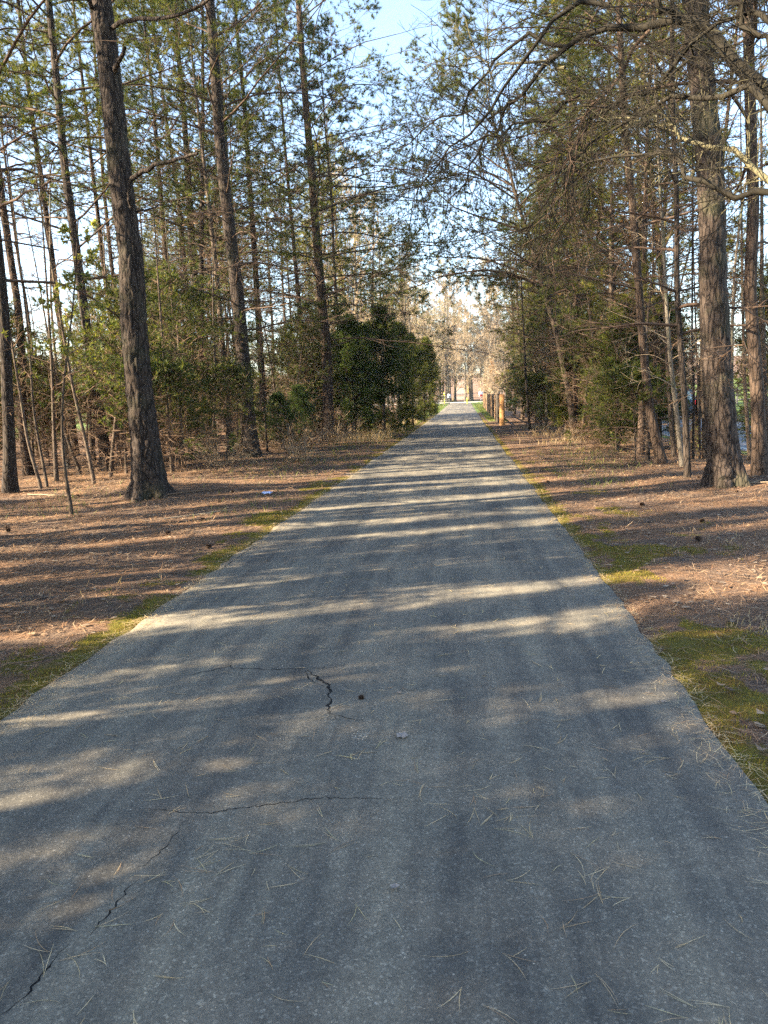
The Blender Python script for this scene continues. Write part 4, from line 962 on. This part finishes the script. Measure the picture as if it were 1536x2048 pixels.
# car
def car():
    c = empty('suv', (12.2, 44.5, -.15 + float(rise(44.5)))); tag(c, 'dark blue suv with red tail lights and white plate, glimpsed on the street', 'car')
    paint = simple('car_paint', (.02, .035, .07), .3, .05, 3); paint.node_tree.nodes['Principled BSDF'].inputs['Coat Weight'].default_value = .6
    glass = simple('car_glass', (.10, .16, .22), .08, .05, 2); rub = simple('rubber', (.02, .02, .02), .8, .1, 9); light = simple('tail_light', (.6, .02, .02), .25, .1, 9); pale = MT['white']
    # side profile (y forward, z up), rear at y=0, and half width by height
    prof = [(0.06, .38), (0, .55), (0, .92), (.06, 1.02), (.32, 1.62), (.55, 1.70), (1.6, 1.74), (2.5, 1.68), (3.25, 1.12), (4.3, 1.0), (4.55, .8), (4.6, .45), (4.4, .3), (.3, .3)]
    mb = MB(); V = []
    for s in (-1, 1):
        for y, z in prof: V.append((s * (.93 - .22 * max(0, (z - 1.0)) / .74), y, z))
    for s in (-1, 1):
        for y, z in prof: V.append((s * (.85 - .22 * max(0, (z - 1.0)) / .74), y + (.03 if y < 2 else -.03), z + (.04 if z > .5 else -.02)))
    n = len(prof); V = np.array(V)
    q = []
    for i in range(n):
        j = (i + 1) % n; q += [(i, j, 2 * n + j, 2 * n + i), (2 * n + i, 2 * n + j, 3 * n + j, 3 * n + i), (3 * n + i, 3 * n + j, n + j, n + i)]
    me = D.meshes.new('body'); me.from_pydata([tuple(v) for v in V], [], q + [tuple(range(n))[::-1], tuple(range(n, 2 * n))]); new_obj('body', me, paint, c)
    mb = MB(); mb.add([(-.66, .085, 1.1), (.66, .085, 1.1), (.58, .27, 1.57), (-.58, .27, 1.57)], [(0, 1, 2, 3)]); mb.v[0] += np.array([0, -.02, .0]); mb.build('rear_window', glass, c)
    for s in (-1, 1):
        mb = MB(); mb.add([(s * .915, .5, 1.12), (s * .915, 3.0, 1.12), (s * .79, 2.5, 1.58), (s * .78, .6, 1.6)], [(0, 1, 2, 3)]); mb.build('side_window', glass, c)
        mb = MB(); mb.box((s * .80, -.0, .95), (.2, .05, .26)); mb.build('tail_light', light, c)
        for y in (.85, 3.65):
            mb = MB(); mb.tubes(np.array([[s * .72, y, .35], [s * .74, y, .35], [s * .93, y, .35], [s * .95, y, .35]]), np.array([.30, .35, .35, .30]), 20); w_ = mb.build('wheel', rub, c, True)
            mb = MB(); mb.tubes(np.array([[s * .94, y, .35], [s * .962, y, .35]]), np.array([.2, .18]), 14); mb.build('rim', MT['steel'], w_)
    mb = MB(); mb.box((0, -.02, .78), (.5, .02, .16)); mb.build('number_plate', pale, c)
    mb = MB(); mb.box((0, -.04, .5), (1.75, .14, .2)); mb.build('rear_bumper', rub, c)
car()

# ------------------------------------------------------------------ ground litter
rg = np.random.RandomState(17)
def on_verge(n, side, y0, y1, dmax, p=1.6):
    y = y0 + (y1 - y0) * rg.rand(n) ** p; d = dmax * rg.rand(n) ** .8
    x = np.where(side < 0, edgeL(y) - d, edgeR(y) + d); return x, y
def blades(mb, x, y, z, L, W, hdir, tilt, curve, K=3):
    """thin curved flat strips lying or standing on the ground"""
    n = len(x); d = np.stack([np.cos(hdir) * np.cos(tilt), np.sin(hdir) * np.cos(tilt), np.sin(tilt)], 1)
    side = np.stack([-np.sin(hdir), np.cos(hdir), np.zeros(n)], 1); P = np.stack([x, y, z], 1); V = []
    for k in range(K):
        t = k / (K - 1); c = P + d * (L * t)[:, None] + side * (curve * L * t * t)[:, None]; wv = side * (W * (1 - .75 * abs(2 * t - 1) if K > 2 else .5) * .5)[:, None]
        V += [c - wv, c + wv]
    V = np.stack(V, 1); base = (np.arange(n) * 2 * K)[:, None]
    q = np.concatenate([np.stack([base[:, 0] + 2 * k, base[:, 0] + 2 * k + 1, base[:, 0] + 2 * k + 3, base[:, 0] + 2 * k + 2], 1) for k in range(K - 1)])
    mb.add(V, q)
mb = MB()
for side, n, dm in ((-1, 60000, 7.5), (1, 50000, 6.2)):
    x, y = on_verge(n, side, 2.0, 22, dm, 1.5); dens = fb(x * 1.2, y * 1.2, 31); mm = moss_mask(x, y); k = (rg.rand(n) < ss(.3, .55, dens) + .25) & (rg.rand(n) > mm * .6); x, y = x[k], y[k]; n = len(x)
    blades(mb, x, y, gh(x, y) + .004 + .02 * rg.rand(n), .10 + .09 * rg.rand(n), (.0022 + .00042 * y), rg.rand(n) * 6.28, rg.normal(0, .12, n), rg.normal(0, .2, n))
tag(mb.build('pine_straw', MT['straw']), 'fallen pine needles matted over both banks', 'pine straw', kind='stuff')
mb2 = MB()
for side, n in ((-1, 420), (1, 380)):
    x, y = on_verge(n, side, 2.5, 24, 7 if side < 0 else 5.8, 1.3); P = np.zeros((n, 1, 3)); a = rg.rand(n) * 6.28; L = .08 + .3 * rg.rand(n) ** 2; P = np.zeros((n, 5, 3)); c_ = rg.normal(0, .15, n)
    for k in range(5):
        t = k / 4; P[:, k, 0] = x + np.cos(a + c_ * k) * L * t; P[:, k, 1] = y + np.sin(a + c_ * k) * L * t
    P[:, :, 2] = gh(P[:, :, 0], P[:, :, 1]) + .012 + .02 * rg.rand(n)[:, None]; mb2.tubes(P, (.0022 + .0035 * rg.rand(n))[:, None] * np.linspace(1, .5, 5), 4)
tag(mb2.build('fallen_twigs', MT['twig_warm']), 'small broken twigs strewn through the litter of both banks', 'twigs', kind='stuff')
def leaves(mb, x, y, z, s, rng):
    n = len(x); a = rng.rand(n) * 6.28; prof = [(0, 0), (.35, .24), (.7, .30), (1, 0), (.7, -.3), (.35, -.24)]
    curl = rng.normal(0, .35, n); tl = rng.normal(0, .35, n); V = []
    for (u, v) in prof:
        u_ = (u - .5) * s; v_ = v * s * (1 + .3 * rng.normal(size=n)); V.append(np.stack([x + u_ * np.cos(a) - v_ * np.sin(a), y + u_ * np.sin(a) + v_ * np.cos(a), z + .012 + np.abs(curl) * np.abs(v_) + np.abs(u_) * np.abs(tl) * .8], 1))
    V = np.stack(V, 1); b = np.arange(n)[:, None] * 6; mb.add(V, np.concatenate([b + np.array([[0, 1, 4, 5]]), b + np.array([[1, 2, 3, 4]])]))
mb = MB()
for side, n, dm in ((-1, 15000, 8), (1, 14000, 6.2)):
    x, y = on_verge(n, side, 2.2, 24, dm, 1.35); mm = moss_mask(x, y); k = (rg.rand(n) < ss(.38, .58, fb(x * .7, y * .7, 41)) + .08) & (rg.rand(n) > mm * .7); x, y = x[k], y[k]; leaves(mb, x, y, gh(x, y), .025 + .05 * rg.rand(len(x)) ** 1.5, rg)
tag(mb.build('leaf_litter', MT['leaf_litter']), 'dry brown and grey leaves strewn over both banks', 'leaf litter', kind='stuff')
mb = MB(); n = 120000; sd_ = np.where(rg.rand(n) < .45, -1, 1); y = 1.6 + 12 * rg.rand(n) ** 1.5; d = -.02 + np.where(sd_ < 0, 1.4, 2.6) * rg.rand(n)
x = np.where(sd_ < 0, edgeL(y) - d, edgeR(y) + d); k = moss_mask(x, y) + .9 * (vn(x * 7, y * 7, 3) - .5) > .62; x, y = x[k], y[k]; n = len(x)
blades(mb, x, y, gh(x, y) - .002, .010 + .014 * rg.rand(n), np.full(n, .004) + .0005 * y, rg.rand(n) * 6.28, 1.1 + rg.normal(0, .3, n), rg.normal(0, .3, n), 2)
tag(mb.build('moss', MT['moss']), 'yellow-green moss cushions along both path edges', 'moss', kind='stuff')
mb = MB()
for (cx_, cy_, r_, n) in [(-3.2, 11.5, .5, 120), (-4.2, 17, .9, 300), (-4.0, 21, .8, 300), (-3.9, 26, .9, 400), (2.4, 13.5, .35, 120), (2.7, 16.8, .6, 300), (3.1, 20, .7, 300), (-6.8, 12.4, .6, 160), (-3.6, 32, 1.0, 700), (-3.7, 38, 1., 700)]:
    x = cx_ + rg.normal(0, r_, n); y = cy_ + rg.normal(0, r_ * 1.6, n); k = (x < -2.8) | (x > 1.5); x, y = x[k], y[k]; blades(mb, x, y, gh(x, y) - .01, .05 + .10 * rg.rand(len(x)), np.full(len(x), .006) + .0003 * y, rg.rand(len(x)) * 6.28, 1.1 + rg.normal(0, .3, len(x)), rg.normal(0, .3, len(x)))
x = np.concatenate([-2.75 - 1.6 * rg.rand(9000) ** 1.2, 1.45 + 1.2 * rg.rand(6000)]); y = np.concatenate([36 + 78 * rg.rand(9000), 46 + 66 * rg.rand(6000)])
blades(mb, x, y, gh(x, y) - .01, .05 + .09 * rg.rand(len(x)), np.full(len(x), .03), rg.rand(len(x)) * 6.28, 1.1 + rg.normal(0, .3, len(x)), rg.normal(0, .3, len(x)))
tag(mb.build('verge_grass', MT['grass']), 'short green grass along the path verges', 'grass', kind='stuff')
mb = MB()
for (cx_, cy_, r_, n, h_) in [(-3.9, 28.5, .7, 420, .5), (-3.7, 31, .5, 300, .45), (-3.6, 34.5, .6, 420, .5), (-3.6, 40, .7, 500, .45), (-3.6, 46, .7, 500, .45), (-6.2, 6.8, .5, 50, .16), (2.5, 8.0, .2, 30, .1), (1.85, 5.1, .1, 50, .07), (-3.4, 5.9, .5, 60, .1), (3.2, 24, .5, 160, .25), (3.2, 29, .5, 180, .28), (3.3, 35, .5, 200, .28)]:
    x = cx_ + rg.normal(0, r_, n); y = cy_ + rg.normal(0, r_ * 1.4, n); k = (x < -2.8) | (x > 1.4); x, y = x[k], y[k]; blades(mb, x, y, gh(x, y) - .01, h_ * (.5 + .6 * rg.rand(len(x))), np.full(len(x), .003) + .0003 * y, rg.rand(len(x)) * 6.28, 1.15 + rg.normal(0, .25, len(x)), rg.normal(0, .3, len(x)))
tag(mb.build('dry_grass', MT['dry_grass']), 'straw coloured dry grass tufts at the foot of the cedars and banks', 'dry grass', kind='stuff')

# ---- needles, bits and grit on the asphalt
mb = MB(); n = 950
y = 1.0 + 15 * rg.rand(n) ** 1.7; x = PL + .05 + (PR - PL - .1) * rg.rand(n)
near = rg.rand(n) < .12; c = rg.randint(0, 9, n); cxs = np.array([-1.2, -.75, .35, .0, .6, -.2, .55, -1.7, .15])[c]; cys = np.array([1.95, 2.3, 2.2, 1.7, 1.55, 3.0, 3.3, 3.6, 2.7])[c]
x = np.where(near, cxs + rg.normal(0, .16, n), x); y = np.where(near, cys + rg.normal(0, .16, n), y); k = (x > PL + .03) & (x < PR - .03); x, y = x[k], y[k]; n = len(x)
h = rg.rand(n) * 6.28; L = .04 + .10 * rg.rand(n)
for j in range(2):
    kk = rg.rand(n) < (1., .65)[j]
    blades(mb, x[kk], y[kk], (pz(x, y) + .0025 + .001 * j)[kk], (L * (1 - .12 * j))[kk], (.0013 + .0005 * y)[kk], (h + j * (.12 + .15 * rg.rand(n)))[kk], np.full(kk.sum(), .02), rg.normal(0, .3, n)[kk], 6)
n = 5200; sd_ = np.where(rg.rand(n) < .5, -1, 1); y = 1.8 + 16 * rg.rand(n) ** 1.4; d = .22 * rg.rand(n) ** 2.2; x = np.where(sd_ < 0, edgeL(y) + d, edgeR(y) - d); h = rg.rand(n) * 6.28
blades(mb, x, y, np.maximum(pz(x, y), gh(x, y)) + .003 + .01 * rg.rand(n), .04 + .08 * rg.rand(n), .0012 + .00035 * y, h, np.full(n, .03), rg.normal(0, .25, n), 4)
tag(mb.build('scattered_needles', MT['pathneedle']), 'tan pine needles scattered singly and in pairs over the asphalt', 'pine needles', kind='stuff')
mb = MB(); n = 520; y = .9 + 9 * rg.rand(n) ** 1.6; x = PL + .05 + (PR - PL - .1) * rg.rand(n); s = .0010 + .0026 * rg.rand(n) ** 4 + .00022 * y
O = np.array([(1, 0, 0), (0, 1, 0), (-1, 0, 0), (0, -1, 0), (0, 0, .8)]); V = np.stack([x, y, pz(x, y)], 1)[:, None] + O[None] * s[:, None, None]; b = np.arange(n)[:, None] * 5
k4 = 60; 
mb.add(V, t=np.concatenate([b + np.array([[0, 1, 4]]), b + np.array([[1, 2, 4]]), b + np.array([[2, 3, 4]]), b + np.array([[3, 0, 4]])]))
n = 46; p0 = pix(722, 1472); x = p0[0] + rg.normal(0, .028, n); y = p0[1] + rg.normal(0, .022, n); s = .002 + .0035 * rg.rand(n); V = np.stack([x, y, pz(x, y) + .001], 1)[:, None] + O[None] * s[:, None, None]; b = np.arange(n)[:, None] * 5
mb.add(V, t=np.concatenate([b + np.array([[0, 1, 4]]), b + np.array([[1, 2, 4]]), b + np.array([[2, 3, 4]]), b + np.array([[3, 0, 4]])]))
tag(mb.build('grit', MT['pale_stone']), 'pale grit on the asphalt with a small heap below the crack', 'grit', kind='stuff')

# ---- pine cones, single leaves, sticks
cone_m = simple('cone_scales', (.085, .05, .032), .85, .3, 60)
def cone():
    r = empty('pine_cone', (0, 0, 0)); mb = MB(); core = np.array([[0, 0, z] for z in np.linspace(.0, .075, 6)]); mb.tubes(core, np.array([.008, .013, .014, .012, .008, .003]), 8); 
    N = 64; i = np.arange(N); z = .004 + .066 * i / N; a = i * 2.4; rr = .012 * np.ones(N); out = .020 * np.sin(np.pi * (.18 + .78 * i / N)) + .006
    V = []
    for k in range(N):
        ca, sa = math.cos(a[k]), math.sin(a[k]); w_ = .0075
        p0_ = np.array([ca * rr[k] * .5, sa * rr[k] * .5, z[k]]); p1_ = np.array([ca * (rr[k] + out[k]), sa * (rr[k] + out[k]), z[k] + .006]); s_ = np.array([-sa, ca, 0])
        V += [p0_ - s_ * .003, p0_ + s_ * .003, p1_ + s_ * w_, p1_ - s_ * w_, p0_ + (0, 0, .004), p1_ + (0, 0, .005)]
    V = np.array(V); b = np.arange(N)[:, None] * 6; mb.add(V, np.concatenate([b + np.array([[0, 1, 2, 3]]), b + np.array([[0, 3, 5, 4]]), b + np.array([[1, 4, 5, 2]])]))
    mb.build('scales', cone_m, r); return r
cn = cone()
def put_cone(x, y, label, group=None, s=1.):
    r = link_copy(cn) if 'c' in used else cn; used.add('c')
    a = rg.rand() * 6.28; r.rotation_euler = (math.pi / 2 + rg.normal(0, .15), 0, a); r.scale = (s, s, s)
    r.location = (x, y, float(max(gh(x, y), rise(y) if PL < x < PR else -9)) + .026 * s)
    for k in ('label', 'category', 'group'):
        if k in r: del r[k]
    tag(r, label, 'pine cone', group)
q = pix(717, 1397); put_cone(q[0], q[1], 'small broken pine cone on the asphalt right of the crack', s=.42)
q = ground_pix(413, 1097); put_cone(q[0], q[1], 'pine cone on the rust-brown moss at the left edge of the path', s=.8)
q = ground_pix(1403, 1083); put_cone(q[0], q[1], 'dark pine cone on the leaf litter at the right', s=.85)
q = ground_pix(1099, 965); put_cone(q[0], q[1], 'dark pine cone on the right verge close to the path', s=.8)
for sd_, n, xr, yr in ((-1, 15, (-9.5, -3.6), (7.5, 19)), (1, 15, (1.9, 6.0), (7.5, 19))):
    for k in range(n):
        put_cone(xr[0] + (xr[1] - xr[0]) * rg.rand(), yr[0] + (yr[1] - yr[0]) * rg.rand(), 'dark pine cone lying in the straw of the %s bank' % ('left' if sd_ < 0 else 'right'), 'pine cones on the %s bank' % ('left' if sd_ < 0 else 'right'), .62 + .25 * rg.rand())
lm = simple('pale_leaf', (.30, .25, .21), .8, .12, 60)
def one_leaf(px, py, s, rz, label, lobes=0):
    q = pix(px, py); me = MB(); n = 26; a = np.linspace(0, 2 * math.pi, n, endpoint=False); r = s * (.5 + .10 * np.cos(a * 5) * lobes) * (1 + .06 * rg.normal(size=n)); X_ = r * np.cos(a) * (1. if lobes else 1.3); Y_ = r * np.sin(a) * (1 if lobes else .38)
    V = [(0, 0, .003)] + [(x, y, .004 + .012 * rg.rand() * (abs(x) + abs(y)) / s) for x, y in zip(X_, Y_)]
    me.add(V, t=[(0, i + 1, (i + 1) % n + 1) for i in range(n)]); o = me.build('dry_leaf', lm, None); o.location = (q[0], q[1], .004); o.rotation_euler = (0, 0, rz); tag(o, label, 'leaf')
one_leaf(790, 1778, .026, .4, 'single round pale leaf flat on the asphalt in the foreground', 1)
one_leaf(1325, 1406, .034, .1, 'slim pale leaf on the asphalt near the right edge')
one_leaf(1284, 1508, .022, .2, 'tiny curled leaf on shaded asphalt below the last sun streak')
one_leaf(798, 1388, .022, 2., 'small dark leaf on the asphalt right of the broken cone', 1)
one_leaf(805, 1474, .055, .1, 'flattened grey leaf right of the grit heap', 1)
one_leaf(760, 967, .10, .6, 'curled leaf standing on the path in the distance', 1)
def stick(x0, y0, x1, y1, r, label, m='twig_warm'):
    n = 9; t = np.linspace(0, 1, n); x = x0 + (x1 - x0) * t + rg.normal(0, .012, n); y = y0 + (y1 - y0) * t + rg.normal(0, .012, n); z = np.maximum(gh(x, y), np.where((x > PL) & (x < PR), rise(y), -9)) + r + .012
    b = np.array([x[0], y[0], z[0]]); mb = MB(); mb.tubes(np.stack([x, y, z], 1) - b, np.linspace(r, r * .4, n), 6)
    P = (np.stack([x, y, z], 1) - b)[None]; i = np.zeros(4, int); B = grow(P, i, np.array([.3, .5, .7, .85]), np.full(4, .7), np.full(4, .12 + .1 * abs(x1 - x0)), 4, rg, -.02, .1, .2); mb.tubes(B, np.full((4, 4), r * .4), 4)
    o = mb.build('fallen_stick', MT[m], None); o.location = b; tag(o, label, 'stick')
stick(-5.4, 12.6, -4.4, 13.5, .018, 'fallen stick on the straw mound right of the thickest left pine')
stick(-4.3, 10.2, -3.5, 10.9, .012, 'pale fallen stick on the left bank above the moss', 'twig_pale')
stick(4.0, 12.5, 4.9, 12.1, .015, 'pale bent stick at the foot of the thickest right pine', 'twig_pale')
stick(-8.3, 13.4, -7.2, 13.0, .014, 'fallen branch in the sun patch left of the thickest left pine', 'twig_pale')
stick(2.5, 5.0, 3.1, 5.15, .006, 'dark twig lying across the right moss', 'twig_dark')
stick(4.6, 8.0, 5.2, 7.6, .007, 'pale twig on the leaf litter at the right edge of the photo', 'twig_pale')
# crumpled scrap of pale blue litter on the left bank
q = ground_pix(535, 990); mb = MB(); n = 7; gx, gy = np.meshgrid(np.linspace(-.09, .09, n), np.linspace(-.05, .05, n), indexing='ij'); gz = .05 * rg.rand(n, n); ii, jj = np.meshgrid(np.arange(n - 1), np.arange(n - 1), indexing='ij')
mb.add(np.stack([gx, gy, gz], -1), np.stack([ii * n + jj, (ii + 1) * n + jj, (ii + 1) * n + jj + 1, ii * n + jj + 1], -1)); o = mb.build('litter_scrap', simple('pale_plastic', (.45, .52, .75), .4, .1, 9)); o.location = (q[0], q[1], q[2] + .02); tag(o, 'crumpled pale blue scrap of litter on the left bank', 'litter')

# ------------------------------------------------------------------ haze
mb = MB(); mb.box((-10, 400, 14.5), (1000, 940, 63)); hz_ = D.materials.new('haze'); hz_.use_nodes = True; t_ = hz_.node_tree; t_.nodes.remove(t_.nodes['Principled BSDF'])
pv = t_.nodes.new('ShaderNodeVolumePrincipled'); pv.inputs['Color'].default_value = (.86, .90, .95, 1); pv.inputs['Density'].default_value = .0003; pv.inputs['Anisotropy'].default_value = .2
t_.links.new(pv.outputs[0], t_.nodes['Material Output'].inputs['Volume'])
tag(mb.build('haze', hz_), 'thin pale haze between the far trees', kind='stuff')
